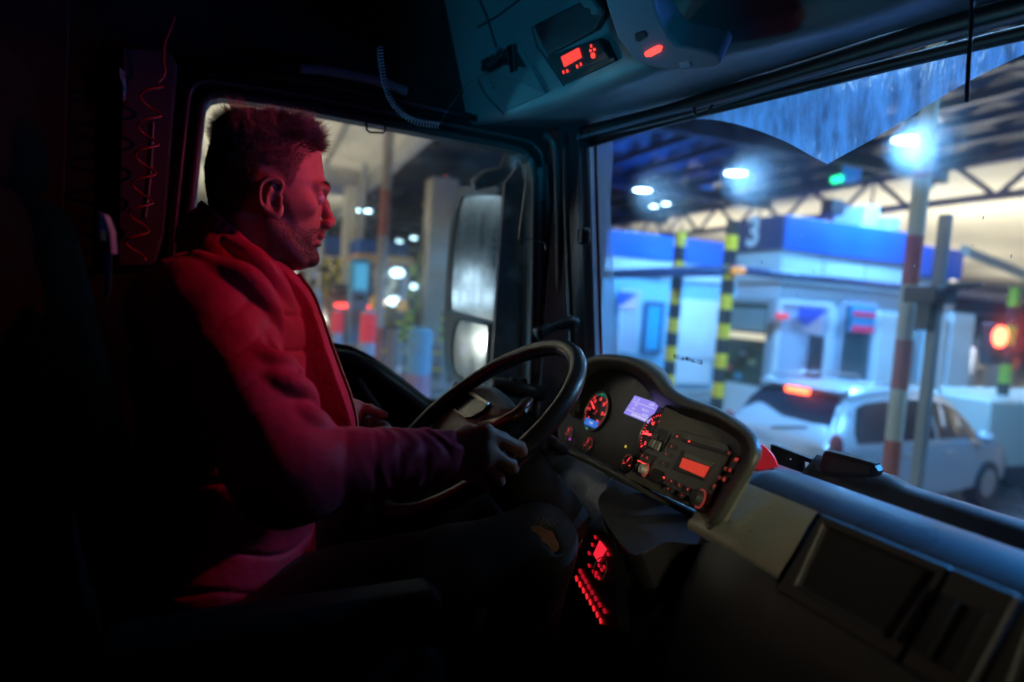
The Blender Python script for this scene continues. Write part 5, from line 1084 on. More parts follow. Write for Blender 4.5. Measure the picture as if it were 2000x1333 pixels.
# ================================================================ THE DRIVER
class Field:
    def __init__(s, xs, ys, zs):
        s.a = [np.asarray(v, np.float32) for v in (xs, ys, zs)]; s.F = np.full([len(v) for v in s.a], .05, np.float32)
    def op(s, lo, hi, fn, k=.01, mode='u'):
        m = k+.012; sl = []
        for i in range(3):
            i0 = int(np.searchsorted(s.a[i], lo[i]-m)); i1 = int(np.searchsorted(s.a[i], hi[i]+m)); sl.append(slice(max(0, i0-1), i1+1))
        sl = tuple(sl); X = s.a[0][sl[0]][:, None, None]; Y = s.a[1][sl[1]][None, :, None]; Z = s.a[2][sl[2]][None, None, :]
        if X.size == 0 or Y.size == 0 or Z.size == 0: return
        d = fn(X, Y, Z).astype(np.float32); F = s.F[sl]
        d = np.broadcast_to(d, F.shape)
        if mode == 'u':
            h = np.clip(.5+.5*(F-d)/k, 0, 1); s.F[sl] = F*(1-h)+d*h-k*h*(1-h)
        else:
            d = -d; h = np.clip(.5+.5*(d-F)/k, 0, 1); s.F[sl] = F*(1-h)+d*h+k*h*(1-h)
    def cone(s, a, b, ra, rb, k=.01, mode='u', mod=None, sq=(1, 1, 1)):
        a = np.array(a, float); b = np.array(b, float); r = max(ra, rb)*1.25; lo = np.minimum(a, b)-r; hi = np.maximum(a, b)+r; ab = b-a; L2 = float(ab@ab)+1e-12
        def fn(X, Y, Z):
            dx, dy, dz = X-a[0], Y-a[1], Z-a[2]; t = np.clip((dx*ab[0]+dy*ab[1]+dz*ab[2])/L2, 0, 1)
            qx, qy, qz = (dx-t*ab[0])*sq[0], (dy-t*ab[1])*sq[1], (dz-t*ab[2])*sq[2]
            d = np.sqrt(qx*qx+qy*qy+qz*qz)-(ra+(rb-ra)*t)
            return d if mod is None else d-mod(X, Y, Z, t)
        s.op(lo, hi, fn, k, mode)
    def ell(s, c, r, k=.01, mode='u', mod=None):
        c = np.array(c, float); r = np.array(r if hasattr(r, '__len__') else (r, r, r), float)
        def fn(X, Y, Z):
            x, y, z = X-c[0], Y-c[1], Z-c[2]; k0 = np.sqrt((x/r[0])**2+(y/r[1])**2+(z/r[2])**2)+1e-6; k1 = np.sqrt((x/r[0]**2)**2+(y/r[1]**2)**2+(z/r[2]**2)**2)+1e-6
            d = k0*(k0-1)/k1
            return d if mod is None else d-mod(X, Y, Z, 0)
        s.op(c-r, c+r, fn, k, mode)
    def mesh(s, name):
        F = s.F; I = F < 0; n = F.shape
        c = [I[i:n[0]-1+i, j:n[1]-1+j, k:n[2]-1+k] for i in (0, 1) for j in (0, 1) for k in (0, 1)]
        anyc = c[0].copy(); allc = c[0].copy()
        for q in c[1:]: anyc |= q; allc &= q
        act = anyc & ~allc; idx = np.argwhere(act); ids = np.full(act.shape, -1, np.int32); ids[act] = np.arange(len(idx))
        V = np.zeros((len(idx), 3)); cnt = np.zeros(len(idx)); corners = [(i, j, k) for i in (0, 1) for j in (0, 1) for k in (0, 1)]
        cv = {q: F[idx[:, 0]+q[0], idx[:, 1]+q[1], idx[:, 2]+q[2]].astype(float) for q in corners}
        cp = {q: np.stack([s.a[m][idx[:, m]+q[m]] for m in range(3)], 1).astype(float) for q in corners}
        for q in corners:
            for m in range(3):
                if q[m] == 0:
                    p = list(q); p[m] = 1; p = tuple(p); f0, f1 = cv[q], cv[p]; sg = (f0 < 0) != (f1 < 0)
                    t = np.where(sg, f0/np.where(sg, f0-f1, 1), 0)[:, None]; V += np.where(sg[:, None], cp[q]*(1-t)+cp[p]*t, 0); cnt += sg
        V /= cnt[:, None]; faces = []
        for m in range(3):
            u, v = (m+1) % 3, (m+2) % 3; sl0 = [slice(None)]*3; sl1 = [slice(None)]*3; sl0[m] = slice(0, -1); sl1[m] = slice(1, None)
            A = I[tuple(sl0)]; B = I[tuple(sl1)]; E = np.argwhere(A != B); ok = np.all(E[:, [u, v]] > 0, axis=1) & (E[:, u] < n[u]-1) & (E[:, v] < n[v]-1); E = E[ok]
            du = np.zeros(3, int); du[u] = 1; dv = np.zeros(3, int); dv[v] = 1
            q = [ids[tuple((E-o).T)] for o in (du*0, du, du+dv, dv)]; inside = A[tuple(E.T)]
            f = np.stack(q, 1); f[~inside] = f[~inside][:, ::-1]; faces.append(f)
        Fc = np.concatenate(faces); Fc = Fc[(Fc >= 0).all(1)]
        me = bpy.data.meshes.new(name); me.vertices.add(len(V)); me.vertices.foreach_set('co', V.ravel()); me.loops.add(Fc.size); me.loops.foreach_set('vertex_index', Fc.ravel().astype(np.int32))
        me.polygons.add(len(Fc)); me.polygons.foreach_set('loop_start', np.arange(0, Fc.size, 4, dtype=np.int32)); me.polygons.foreach_set('loop_total', np.full(len(Fc), 4, np.int32)); me.update(calc_edges=True)
        me.polygons.foreach_set('use_smooth', [True]*len(Fc)); return me
def tens(segs):
    out = [segs[0][0]]
    for a, b, h in segs:
        n = max(1, int(round((b-a)/h))); out += list(np.linspace(a, b, n+1)[1:])
    return np.array(out)
YH = .54
def Hp(x, y, yy=YH): return atY(x, y, yy)
def P3(x, y, yy): return atY(x, y, yy)
bodyF = Field(tens([(-.46, -.135, .007), (-.135, .42, .0023), (.42, .62, .006)]), tens([(.20, .255, .004), (.255, .40, .003), (.40, .66, .0026), (.66, .90, .006)]), tens([(1.55, 2.05, .008), (2.05, 2.10, .005), (2.10, 2.76, .0024)]))
B = bodyF
# -- head loft
fr = [(522, 229), (560, 236), (590, 248), (610, 263), (622, 282), (628, 303), (630.5, 328), (634, 351), (637, 368), (632, 384), (627, 400), (626.5, 430), (626.5, 452), (624, 468), (618, 482), (614, 494), (614, 506), (608, 515), (594, 520.5)]
bk = [(500, 229), (455, 238), (428, 256), (412, 285), (402, 325), (402, 360), (408, 392), (418, 420), (450, 452), (488, 482), (520, 505), (545, 518), (560, 523)]
fp_ = sorted([(Hp(*p)[2], Hp(*p)[0]) for p in fr]); bp_h = sorted([(Hp(*p)[2], Hp(*p)[0]) for p in bk])
wp = sorted([(Hp(530, y)[2], w_) for y, w_ in ((228, .012), (233, .034), (242, .05), (256, .062), (280, .0715), (320, .0765), (370, .0755), (400, .072), (430, .067), (460, .0615), (485, .055), (505, .046), (521, .030))])
zf = np.array([p[0] for p in fp_]); xf_ = np.array([p[1] for p in fp_]); zb = np.array([p[0] for p in bp_h]); xb_ = np.array([p[1] for p in bp_h]); zw = np.array([p[0] for p in wp]); ww_ = np.array([p[1] for p in wp])
zlo, zhi = max(zf[0], zb[0], zw[0]), min(zf[-1], zb[-1], zw[-1])
XH0 = float(Hp(505, 380)[0]); YAW = math.radians(5); cyw, syw = math.cos(YAW), math.sin(YAW)
def unyaw(X, Y): dx, dy = X-XH0, Y-YH; return XH0+dx*cyw+dy*syw, YH-dx*syw+dy*cyw
def yaw(p): dx, dy = p[0]-XH0, p[1]-YH; return np.array([XH0+dx*cyw-dy*syw, YH+dx*syw+dy*cyw, p[2]])
def headfn(X, Y, Z):
    x, y = unyaw(X, Y); z = np.clip(Z, zlo, zhi)
    xf2 = np.interp(z, zf, xf_); xb2 = np.interp(z, zb, xb_); w_ = np.interp(z, zw, ww_)
    jaw = np.clip((2.60-z)/.09, 0, 1); xc = xb2+(xf2-xb2)*(.46-.1*jaw)
    a = np.where(x > xc, xf2-xc, xc-xb2); u = (x-xc)/np.maximum(a, .004); uf = np.clip(u, 0, 1.2)
    wl2 = w_*(1-(.12+.20*jaw)*uf**2); v = (y-YH)/np.maximum(wl2, .004)
    n_ = 2.25; rho = (np.abs(u)**n_+np.abs(v)**n_+1e-9)**(1/n_)
    d = (rho-1)*np.minimum(np.minimum(a, wl2), .06)
    over = np.maximum(Z-zhi, zlo-Z); return np.where(over > 0, np.sqrt(np.maximum(d, 0)**2+np.maximum(over, 0)**2)+np.minimum(d, 0)*.0+np.where(d < 0, over, 0)*.0, d)
B.op((-.14, .44, zlo), (.14, .65, zhi+.004), headfn, .002)
def hp(x, y, side=0.0):  # head-plane point shifted sideways then yawed
    p = Hp(x, y).copy(); p[1] = YH+side; return yaw(p)
for sd in (-1, 1):
    B.ell(hp(580, 408, sd*.052), (.022, .010, .012), .024)
    B.cone(hp(632, 370, sd*.010), hp(612, 371, sd*.044), .0095, .008, .010)    # brow ridge
    B.ell(hp(629, 390, sd*.030), (.013, .017, .011), .010, 's')                # socket
    B.ell(hp(613.5, 389, sd*.031), (.0125, .014, .0115), .004)                 # eye and lids
    B.cone(hp(622, 383, sd*.022), hp(616, 386, sd*.043), .0042, .0035, .004)   # upper lid fold
for sd in (-1, 1):
    B.cone(hp(634, 389.5, sd*.020), hp(618, 390, sd*.047), .0030, .0026, .0018, 's')                                # eye opening
# nose
B.cone(hp(627, 380), hp(634, 400), .0075, .0078, .006); B.cone(hp(634, 400), hp(645, 430), .0078, .0095, .006); B.ell(hp(644.5, 434), (.0095, .0105, .0085), .005)
B.cone(hp(640, 441), hp(628, 446), .0065, .006, .005)
for sd in (-1, 1):
    B.ell(hp(636.5, 438, sd*.0125), (.0095, .0065, .0075), .004); B.ell(hp(641, 446, sd*.0065), (.0045, .003, .003), .003, 's')
    B.cone(hp(630, 428, sd*.021), hp(628, 440, sd*.021), .003, .003, .004, 's')
# lips and chin
B.ell(hp(627, 461), (.0075, .022, .0065), .006); B.ell(hp(623.5, 461, -.008), (.007, .016, .006), .004); B.ell(hp(618, 476), (.0085, .019, .0065), .005)
B.cone(hp(627, 468, 0), hp(610, 466, -.024), .0016, .0008, .002, 's'); B.cone(hp(627, 468, 0), hp(610, 466, .024), .0016, .0008, .002, 's')
B.cone(hp(623, 487, -.015), hp(623, 487, .015), .004, .004, .006, 's'); B.ell(hp(607, 506), (.013, .022, .013), .012)
# jaw edge near side
B.cone(hp(520, 448, -.060), hp(580, 512, -.036), .013, .014, .016); B.cone(hp(520, 448, .060), hp(580, 512, .036), .013, .014, .016)
# ear (near and far)
def ear(sd):
    y0 = sd*.0775
    def e(x, y, dy=0.):
        q = P3(530+(x-530)*.94, 386+(y-384)*.95, YH-.0775-dy); return q if sd < 0 else np.array([q[0], 2*YH-q[1], q[2]])
    B.ell(e(530, 384, .001), (.0155, .0075, .030), .006)
    rimp = [(548, 372, .004), (552, 355, .008), (540, 346, .011), (524, 345, .013), (511, 355, .014), (506, 372, .014), (508, 392, .013), (515, 405, .011), (524, 414, .009), (537, 421, .007), (545, 416, .006), (548, 404, .004)]
    rr = curve2([e(*p) for p in rimp], 3)
    for i, (p, q) in enumerate(zip(rr, rr[1:])):
        rad = .0034+(.0022 if i > 24 else 0); B.cone(p, q, rad, rad, .0022)
    ah = curve2([e(531, 362, .009), e(524, 374, .010), e(521, 388, .010), e(526, 401, .008), e(538, 408, .007)], 3)
    for p, q in zip(ah, ah[1:]): B.cone(p, q, .0030, .0030, .003)
    B.cone(e(534, 358, .008), e(527, 372, .009), .0024, .0026, .003)
    B.cone(e(548, 384, .004), e(546, 394, .006), .0042, .0045, .003)
    B.ell(e(536, 390, .012), (.0085, .009, .0125), .004, 's'); B.ell(e(515, 378, .016), (.003, .005, .018), .003, 's'); B.ell(e(539, 363, .013), (.006, .006, .005), .003, 's')
ear(-1); ear(1)
# neck
nk0 = Hp(492, 440); nk1 = Hp(462, 600); B.cone(nk0, nk1, .056, .066, .022)
B.cone(hp(515, 430, -.052), P3(528, 575, YH-.025), .011, .012, .02); B.ell(Hp(537, 540), (.014, .014, .016), .02)
# torso, arms and legs under the clothes
chest_ax = [(-.045, 2.395, .08, .16, .062), (-.055, 2.30, .105, .155, .10), (-.035, 2.14, .12, .145, .11), (-.05, 1.97, .125, .155, .11)]
for x, z, rx, ry, rz in chest_ax: B.ell((x, YH, z), (rx, ry, rz), .05)
shR = P3(385, 615, .37); elR = P3(560, 925, .27); wrR = P3(868, 893, .30)
shL = np.array([shR[0]+.0, .71, shR[2]+.0]); wrL = P3(660, 800, .70); elL = np.array([.07, .80, 2.13])
for a, b, ra, rb in ((shR, elR, .055, .042), (elR, wrR, .040, .0265), (shL, elL, .055, .042), (elL, wrL, .040, .027)): B.cone(a, b, ra, rb, .02)
hipR = np.array([-.05, .43, 1.91]); knR = P3(1048, 1066, .42); hipL = np.array([-.05, .65, 1.91]); knL = np.array([knR[0]-.02, .72, knR[2]-.01])
anR = knR+np.array([-.05, 0, -.42]); anL = knL+np.array([-.02, 0, -.42])
for a, b, c in ((hipR, knR, anR), (hipL, knL, anL)):
    B.cone(a, b, .078, .056, .03); B.ell(b, (.058, .052, .056), .02); B.cone(b, c, .05, .036, .03)
# hands closed on the rim
def rim_at(px, py):
    best = None
    for a in np.linspace(0, 2*math.pi, 361):
        p = np.array(WP(a, RW)); d = p-CAM; w_ = d@_f; q = (1000+FPX*(d@_r)/w_, 666.5-FPX*(d@_u)/w_); e = (q[0]-px)**2+(q[1]-py)**2
        if best is None or e < best[0]: best = (e, p, a)
    return best[1]
def hand(wr, wy, mcp, pip, dip, tip, thumb, far):
    """wr: wrist point; px joints with y offsets measured from the rim"""
    for i in range(4):
        m, p, d, t = mcp[i], pip[i], dip[i], tip[i]; r0 = (.0125, .0128, .0120, .0105)[i]
        w_ = wr+np.array([0, 0, .014-.010*i])
        B.cone(w_, m, .017, r0+.0015, .013); B.ell(m, r0+.0015, .004); B.cone(m, p, r0-.0005, r0-.002, .003); B.ell(p, r0-.001, .002)
        B.cone(p, d, r0-.0022, r0-.003, .002); B.cone(d, t, r0-.003, r0-.0042, .002)
    B.cone(wr, (mcp[1]+mcp[2])/2, .026, .020, .014)
    B.cone(wr, thumb[0], .018, .0165, .014); B.cone(thumb[0], thumb[1], .015, .0115, .006); B.cone(thumb[1], thumb[2], .0115, .0095, .003)
r1, r2, r3, r4 = rim_at(1002, 868), rim_at(985, 893), rim_at(962, 915), rim_at(935, 936)
def HJ(px, py, y): return P3(px, py, y)
yb = [r[1] for r in (r1, r2, r3, r4)]
hand(wrR, 0,
     [HJ(948, 846, yb[0]-.030), HJ(946, 874, yb[1]-.034), HJ(936, 902, yb[2]-.032), HJ(922, 924, yb[3]-.026)],
     [HJ(1014, 876, yb[0]-.024), HJ(996, 908, yb[1]-.028), HJ(972, 934, yb[2]-.026), HJ(944, 950, yb[3]-.022)],
     [HJ(1024, 888, yb[0]+.004), HJ(1002, 915, yb[1]+.004), HJ(976, 940, yb[2]+.004), HJ(948, 955, yb[3]+.002)],
     [HJ(1004, 884, yb[0]+.024), HJ(982, 905, yb[1]+.024), HJ(958, 925, yb[2]+.024), HJ(934, 942, yb[3]+.020)],
     [HJ(915, 850, yb[1]-.008), HJ(948, 845, yb[0]+.010), HJ(985, 856, yb[0]+.026)], False)
q1 = rim_at(772, 858); yl = q1[1]
hand(wrL, 0,
     [HJ(715, 806, yl+.030), HJ(712, 820, yl+.034), HJ(706, 834, yl+.032), HJ(700, 846, yl+.028)],
     [HJ(752, 834, yl+.026), HJ(748, 848, yl+.028), HJ(742, 858, yl+.026), HJ(732, 866, yl+.022)],
     [HJ(760, 842, yl+.0), HJ(756, 856, yl+.0), HJ(748, 866, yl+.0), HJ(738, 872, yl+.0)],
     [HJ(748, 840, yl-.022), HJ(744, 854, yl-.022), HJ(738, 862, yl-.02), HJ(728, 868, yl-.018)],
     [HJ(695, 800, yl+.006), HJ(722, 800, yl-.010), HJ(750, 812, yl-.024)], True)
skinm = M('skin', (.44, .22, .155), .48, noise_=(45, .10), bump=(420, .35, .0008), spec=.4)
skinm.node_tree.nodes['Principled BSDF'].inputs['Subsurface Weight'].default_value = .08
skinm.node_tree.nodes['Principled BSDF'].inputs['Subsurface Scale'].default_value = .01
me = bodyF.mesh('person'); me.materials.append(skinm); person = bpy.data.objects.new('person', me); col.objects.link(person)
tag(person, 'man in red padded jacket seen in profile, driving with his right hand on the wheel', 'person')
BV = np.empty(len(me.vertices)*3); me.vertices.foreach_get('co', BV); BV = BV.reshape(-1, 3)
BN = np.empty(len(me.vertices)*3); me.vertex_normals.foreach_get('vector', BN); BN = BN.reshape(-1, 3)
del bodyF.F
def proj(P): d = P-CAM; w_ = d@_f; return 1000+FPX*(d@_r)/w_, 666.5-FPX*(d@_u)/w_
# stubble pigment: a vertex attribute mixed into the skin colour
fx0 = unyaw(BV[:, 0], BV[:, 1])[0]-XH0
lz = np.interp(fx0, [-.11, -.08, -.03, -.012, -.004, .012, .03, .037, .045, .055, .075, .09, .103, .12], [2.535, 2.545, 2.555, 2.60, 2.632, 2.632, 2.622, 2.60, 2.612, 2.645, 2.668, 2.680, 2.690, 2.695])
bzz = np.interp(fx0, [-.01, .01, .03, .045, .06, .075, .09, .11], [2.50, 2.595, 2.60, 2.57, 2.545, 2.543, 2.55, 2.55])
headm = (BV[:, 2] > 2.47) & (BV[:, 1] > .43) & (BV[:, 1] < .66) & (np.abs(BV[:, 0]) < .14) & (np.abs(unyaw(BV[:, 0], BV[:, 1])[1]-YH) < .079)
hk = np.clip((BV[:, 2]-lz)/.012+.5, 0, 1)*headm; bk_ = np.clip((bzz-BV[:, 2])/.032+.25, 0, 1)*np.clip((fx0+.002)/.015, 0, 1)*np.clip((BV[:, 2]-2.478)/.008, 0, 1)*headm*.85
lipm = np.exp(-((BV[:, 2]-hp(618, 468)[2])/.011)**4)*(fx0 > .082)*headm; bk_ *= (1-lipm)
at = me.attributes.new('stubble', 'FLOAT', 'POINT'); at.data.foreach_set('value', np.maximum(hk*np.interp(fx0, [-.02, .05], [.9, .5]), bk_).astype(np.float32))
nt = skinm.node_tree; an = nt.nodes.new('ShaderNodeAttribute'); an.attribute_name = 'stubble'; b_ = nt.nodes['Principled BSDF']; lk = b_.inputs['Base Color'].links[0].from_socket
ns_ = nt.nodes.new('ShaderNodeTexNoise'); ns_.inputs['Scale'].default_value = 900; mm_ = nt.nodes.new('ShaderNodeMath'); mm_.operation = 'MULTIPLY'; m3 = nt.nodes.new('ShaderNodeMapRange'); m3.inputs[1].default_value = .35; m3.inputs[2].default_value = .55; m3.inputs[3].default_value = .55
nt.links.new(ns_.outputs[0], m3.inputs[0]); nt.links.new(an.outputs['Fac'], mm_.inputs[0]); nt.links.new(m3.outputs[0], mm_.inputs[1])
mxn = nt.nodes.new('ShaderNodeMix'); mxn.data_type = 'RGBA'; nt.links.new(mm_.outputs[0], mxn.inputs[0]); nt.links.new(lk, mxn.inputs[6]); mxn.inputs[7].default_value = (.035, .022, .018, 1); nt.links.new(mxn.outputs[2], b_.inputs['Base Color'])
for sd in (-1, 1):
    ec = hp(615.5, 389.5, sd*.0315); fwd = np.array([cyw, syw, 0.03]); fwd /= np.linalg.norm(fwd); R_e = .0113
    ey = obj('eye', MB().ball(tuple(ec), R_e, 12), M('eye_white', (.55, .5, .48), .15), person, smooth=True)
    mb = MB(); s1 = np.cross(fwd, [0, 0, 1]); s2 = np.cross(s1, fwd)
    for rr_, off, mi in ((.0058, R_e*.865+.0006, 0), (.0026, R_e*.865+.0010, 1)):
        mb.add([tuple(ec+fwd*off+(s1*math.cos(t)+s2*math.sin(t))*rr_) for t in np.linspace(0, 2*math.pi, 20, endpoint=False)], [tuple(range(20))], mi)
    obj('iris', mb, [M('iris_brown', (.10, .05, .03), .2), M('pupil', (.005, .005, .005), .1)], ey)
    mb = MB(); lsh = curve2([hp(629, 387, sd*.021), hp(628, 385.5, sd*.031), hp(620, 386.5, sd*.044)], 10)
    for q in lsh:
        for _ in range(2):
            q2 = np.array(q)+np.random.normal(0, .0004, 3); e = q2+fwd*.0065+np.array([0, sd*.001, .0022])+np.random.normal(0, .0006, 3); mb.add([q2+s1*.0003, q2-s1*.0003, e], [(0, 1, 2)])
    obj('eyelashes', mb, M('lash', (.01, .008, .008), .6), ey)
# ---- jacket
JF = Field(tens([(-.30, .40, .0034)]), tens([(.17, .92, .0036)]), tens([(1.88, 2.63, .0034)]))
def wr_noise(X, Y, Z, s_=1.0):
    return (np.sin(X*61+Y*23+2*np.sin(Z*37))*np.sin(Z*53+X*31)*.5+np.sin(Y*71+Z*29+1.7*np.sin(X*43))*.5)*s_
def quilt(X, Y, Z, t):
    s_ = (Z-2.0+.12*X+.006*np.sin(X*40))/.052; g = np.abs(((s_ % 1)-.5)*2); return .0048*(1-g**9)-.0025+wr_noise(X, Y, Z, .0012)
for (x, z, rx, ry, rz), ex in zip(chest_ax, (.030, .030, .034, .026)): JF.ell((x+.004, YH, z), (rx+ex, ry+.026, rz+.03), .05, mod=quilt)
# chest front follows the zip line
zipx = [(552, 545), (566, 575), (585, 606), (600, 640), (612, 675), (626, 708), (640, 740), (656, 775), (668, 810), (673, 846), (672, 880)]
for p, q in zip(zipx[:-1], zipx[1:]): JF.cone(P3(p[0]-30, p[1]+2, YH), P3(q[0]-30, q[1]+2, YH), .024, .024, .05, sq=(1, .35, 1))
def sleeve(seed, amp=1.0, cuff=0):
    def f(X, Y, Z, t):
        ph = t*5.2+seed+.25*np.sin(X*33+seed)+.2*np.sin(Y*41); g = np.abs((ph % 1-.5)*2)
        return amp*(.0026*(1-g**4)-.0012)+wr_noise(X+seed, Y, Z, .0012*amp)+cuff*.0013*np.clip((t-.3)*2.5, 0, 1)*np.sin(t*47+3.4*np.sin(Z*52+Y*38+t*5))*(1+.5*np.sin(Z*90+t*20))
    return f
JF.ell(shR+np.array([.0, .03, .0]), (.088, .075, .075), .04, mod=quilt); JF.ell(shL+np.array([.0, -.03, .0]), (.088, .075, .085), .04, mod=quilt)
JF.cone(shR, elR, .076, .066, .035, mod=sleeve(.3)); JF.cone(elR, wrR-(wrR-elR)*.02, .062, .041, .028, mod=sleeve(.7, .8, 1))
JF.cone(shL, elL, .076, .062, .035, mod=sleeve(.1)); JF.cone(elL, wrL-(wrL-elL)*.1, .056, .038, .03, mod=sleeve(.5))
# sculpted folds: long ridges on shoulder and elbow
def ridge(pts, yy, r, k=.012, mode='u'):
    pp = curve2([P3(x, y, yy if not hasattr(yy, '__len__') else yy[i]) for i, (x, y) in enumerate(pts)], 4)
    n = len(pp)
    for i, (p, q) in enumerate(zip(pp, pp[1:])):
        u = i/(n-1); rr = r*math.sin(math.pi*min(1, max(.12, u*.94+.05)))**.6; JF.cone(p, q, rr, rr, k, mode)
ridge([(385, 505), (430, 530), (480, 545), (520, 590), (545, 640)], [.36, .345, .34, .35, .37], .016)
ridge([(440, 470), (490, 500), (530, 545), (556, 600), (566, 660)], [.40, .40, .41, .43, .44], .015)
ridge([(470, 690), (520, 700), (560, 715), (585, 740)], [.30, .29, .30, .33], .012)
ridge([(500, 740), (545, 745), (590, 765), (612, 800)], [.285, .275, .285, .31], .014)
ridge([(560, 800), (600, 815), (625, 835), (640, 870)], [.27, .265, .275, .29], .013)
ridge([(520, 640), (535, 680), (530, 720)], [.31, .30, .30], .006, .012, 's'); ridge([(575, 700), (560, 760), (580, 800)], [.315, .29, .28], .006, .012, 's')
# collar
co0 = Hp(452, 475); co1 = Hp(462, 590)
CT = atY(400, 398, YH); CF = atY(556, 536, YH)
nrm = np.array([-(CF[2]-CT[2]), 0, CF[0]-CT[0]]); nrm /= np.linalg.norm(nrm); nrm = nrm if nrm[2] > 0 else -nrm
mid = (CT+CF)/2; ax1 = (CF-CT)/2
def cring(k, out):
    """ring k: 0 top edge .. 1 sunk into the jacket"""
    b0, b1 = atY(348, 478, YH), atY(560, 610, YH); mb_ = (b0+b1)/2; a1 = ax1*(1-k)+(b1-b0)/2*k; m_ = mid*(1-k)+mb_*k; ry = .067*(1-k)+.105*k; res = []
    for t in np.linspace(0, 2*math.pi, 120, endpoint=False):
        wv = .0016*math.sin(t*38)*(1-abs(2*k-.5))+.002*math.sin(t*5+k*6)
        q = m_+a1*math.cos(t)*(1+(out+wv)/np.linalg.norm(a1))+np.array([0, math.sin(t)*(ry+out+wv), 0]); q[2] += .010*math.sin(math.pi*k)*.3; res.append(tuple(q))
    return res
colmb = MB().loft([cring(1., -.004), cring(.6, -.004), cring(.3, -.004), cring(.08, -.004), cring(-.01, -.001), cring(0.0, .006), cring(.1, .0085), cring(.2, .006), cring(.32, .0085), cring(.5, .010), cring(.75, .012), cring(1., .006)], True)
# hollow for the neck above the shoulders
JF.cone(Hp(485, 455), Hp(476, 530), .068, .062, .006, 's')
# cuff opening
JF.cone(wrR+(wrR-elR)*.03, wrR+(wrR-elR)*.3, .0285, .05, .004, 's')
jm = M('jacket_red', (.40, .012, .055), .62, noise_=(14, .10), bump=(55, .4, .004), sheen=.1, spec=.22)
jme = JF.mesh('jacket'); jme.materials.append(jm); jk = bpy.data.objects.new('jacket', jme); col.objects.link(jk); jk.parent = person
obj('collar', colmb, jm, jk, smooth=True)
JV = np.empty(len(jme.vertices)*3); jme.vertices.foreach_get('co', JV); JV = JV.reshape(-1, 3)
del JF.F
# zip along the front edge of the jacket: follow the real surface at y=YH
def front_x(z, yy=YH-.012):
    m = (np.abs(JV[:, 1]-yy) < .006) & (np.abs(JV[:, 2]-z) < .004); return JV[m, 0].max() if m.any() else None
zp = []
for z in np.arange(2.20, 2.475, .004):
    x = front_x(z); 
    if x is not None: zp.append((x, YH-.010, z))
zpa = np.array(zp); ker = np.ones(5)/5; xs_ = np.convolve(np.pad(zpa[:, 0], 2, 'edge'), ker, 'valid')
zp = [(xs_[i]+.001, zpa[i, 1], zpa[i, 2]) for i in range(len(zpa))]
zo = obj('zip', MB().tube([(p[0]-.001, p[1], p[2]) for p in zp], .0035, 8), M('zip_tape', (.16, .010, .02), .6), jk, smooth=True); mb = MB()
for i in range(len(zp)-1):
    for u in (0, .5):
        p = Vector(zp[i]).lerp(Vector(zp[i+1]), u); mb.box((p.x+.0036, p.y-.0015, p.z), (.0026, .0042, .0011))
obj('teeth', mb, M('zip_metal', (.7, .5, .5), .35, metal=.5), zo)
obj('cuff', MB().tube([tuple(wrR-(wrR-elR)*.03+(np.cross((wrR-elR)/np.linalg.norm(wrR-elR), [0, 0, 1])*math.cos(t)+np.array([-.15, 0, 1])*math.sin(t))*.036) for t in np.linspace(0, 2*math.pi, 36, endpoint=False)], [.0052+.0009*(i % 2) for i in range(36)], 8, closed=True), jm, jk, smooth=True)
# ---- jeans
QF = Field(tens([(-.30, .62, .0055)]), tens([(.28, .86, .006)]), tens([(1.50, 2.10, .0055)]))
def jn_(X, Y, Z, t): return wr_noise(X*.8, Y*.8, Z*.8, .0028)
QF.ell((-.05, YH, 1.95), (.165, .19, .10), .04, mod=jn_)
for a, b, c in ((hipR, knR, anR), (hipL, knL, anL)):
    QF.cone(a, b, .098, .066, .03, mod=jn_); QF.ell(b, (.066, .062, .064), .02); QF.cone(b, c, .066, .06, .03, mod=jn_)
for hx, hy, ra_, rb_ in ((1066, 1046, .015, .010), (1050, 1034, .012, .006), (1076, 1062, .011, .010)): QF.ell(P3(hx, hy, .375), (ra_, .05, rb_), .004, 's')
QF.ell(P3(766, 1042, .355), (.014, .03, .022), .005, 's'); QF.ell(P3(774, 1060, .355), (.012, .03, .018), .005, 's')
jme2 = QF.mesh('jeans'); jme2.materials.append(M('jeans_denim', (.035, .037, .042), .85, noise_=(20, .3), bump=(300, .6, .002))); jz = bpy.data.objects.new('jeans', jme2); col.objects.link(jz); jz.parent = person
mb = MB(); random.seed(2)
for k in range(26):
    a = P3(1030+random.uniform(0, 55), 1020+random.uniform(0, 12), .372); mb.tube([a, a+np.array([random.uniform(-.006, .010), -.004, random.uniform(-.012, .014)])], .0005, 4)
obj('frayed_threads', mb, M('thread', (.3, .28, .25), .8), jz)
del QF.F
# ---- hair: a cap of short strands rooted on the scalp
def hairline(px):
    return np.interp(px, [395, 440, 480, 497, 503, 520, 538, 546, 556, 566, 585, 600, 615, 626, 640], [440, 436, 425, 400, 345, 340, 352, 392, 385, 345, 322, 312, 300, 296, 290])
HX = Field(tens([(-.14, .15, .0026)]), tens([(.42, .66, .0026)]), tens([(2.53, 2.77, .0026)]))
def capfn(X, Y, Z):
    d = headfn(X, Y, Z); top = np.clip((Z-2.655)/.05, 0, 1); x, y = unyaw(X, Y); fx = (x-XH0)
    up = .001+.003*top+.005*top*np.clip((fx-.03)/.06, 0, 1)
    tex = .0016*np.sin(x*420+Z*260)*np.sin(y*380+Z*120)*top
    zl_ = np.interp(fx, [-.10, -.05, -.01, .03, .055, .075, .09, .13], [2.655, 2.66, 2.668, 2.675, 2.680, 2.686, 2.690, 2.696])
    return d+.0035-(up+.0035)*np.clip((Z-zl_)/.018, 0, 1)-tex*np.clip((Z-zl_)/.018, 0, 1)
HX.op((-.13, .43, 2.58), (.15, .65, 2.76), capfn, .001)
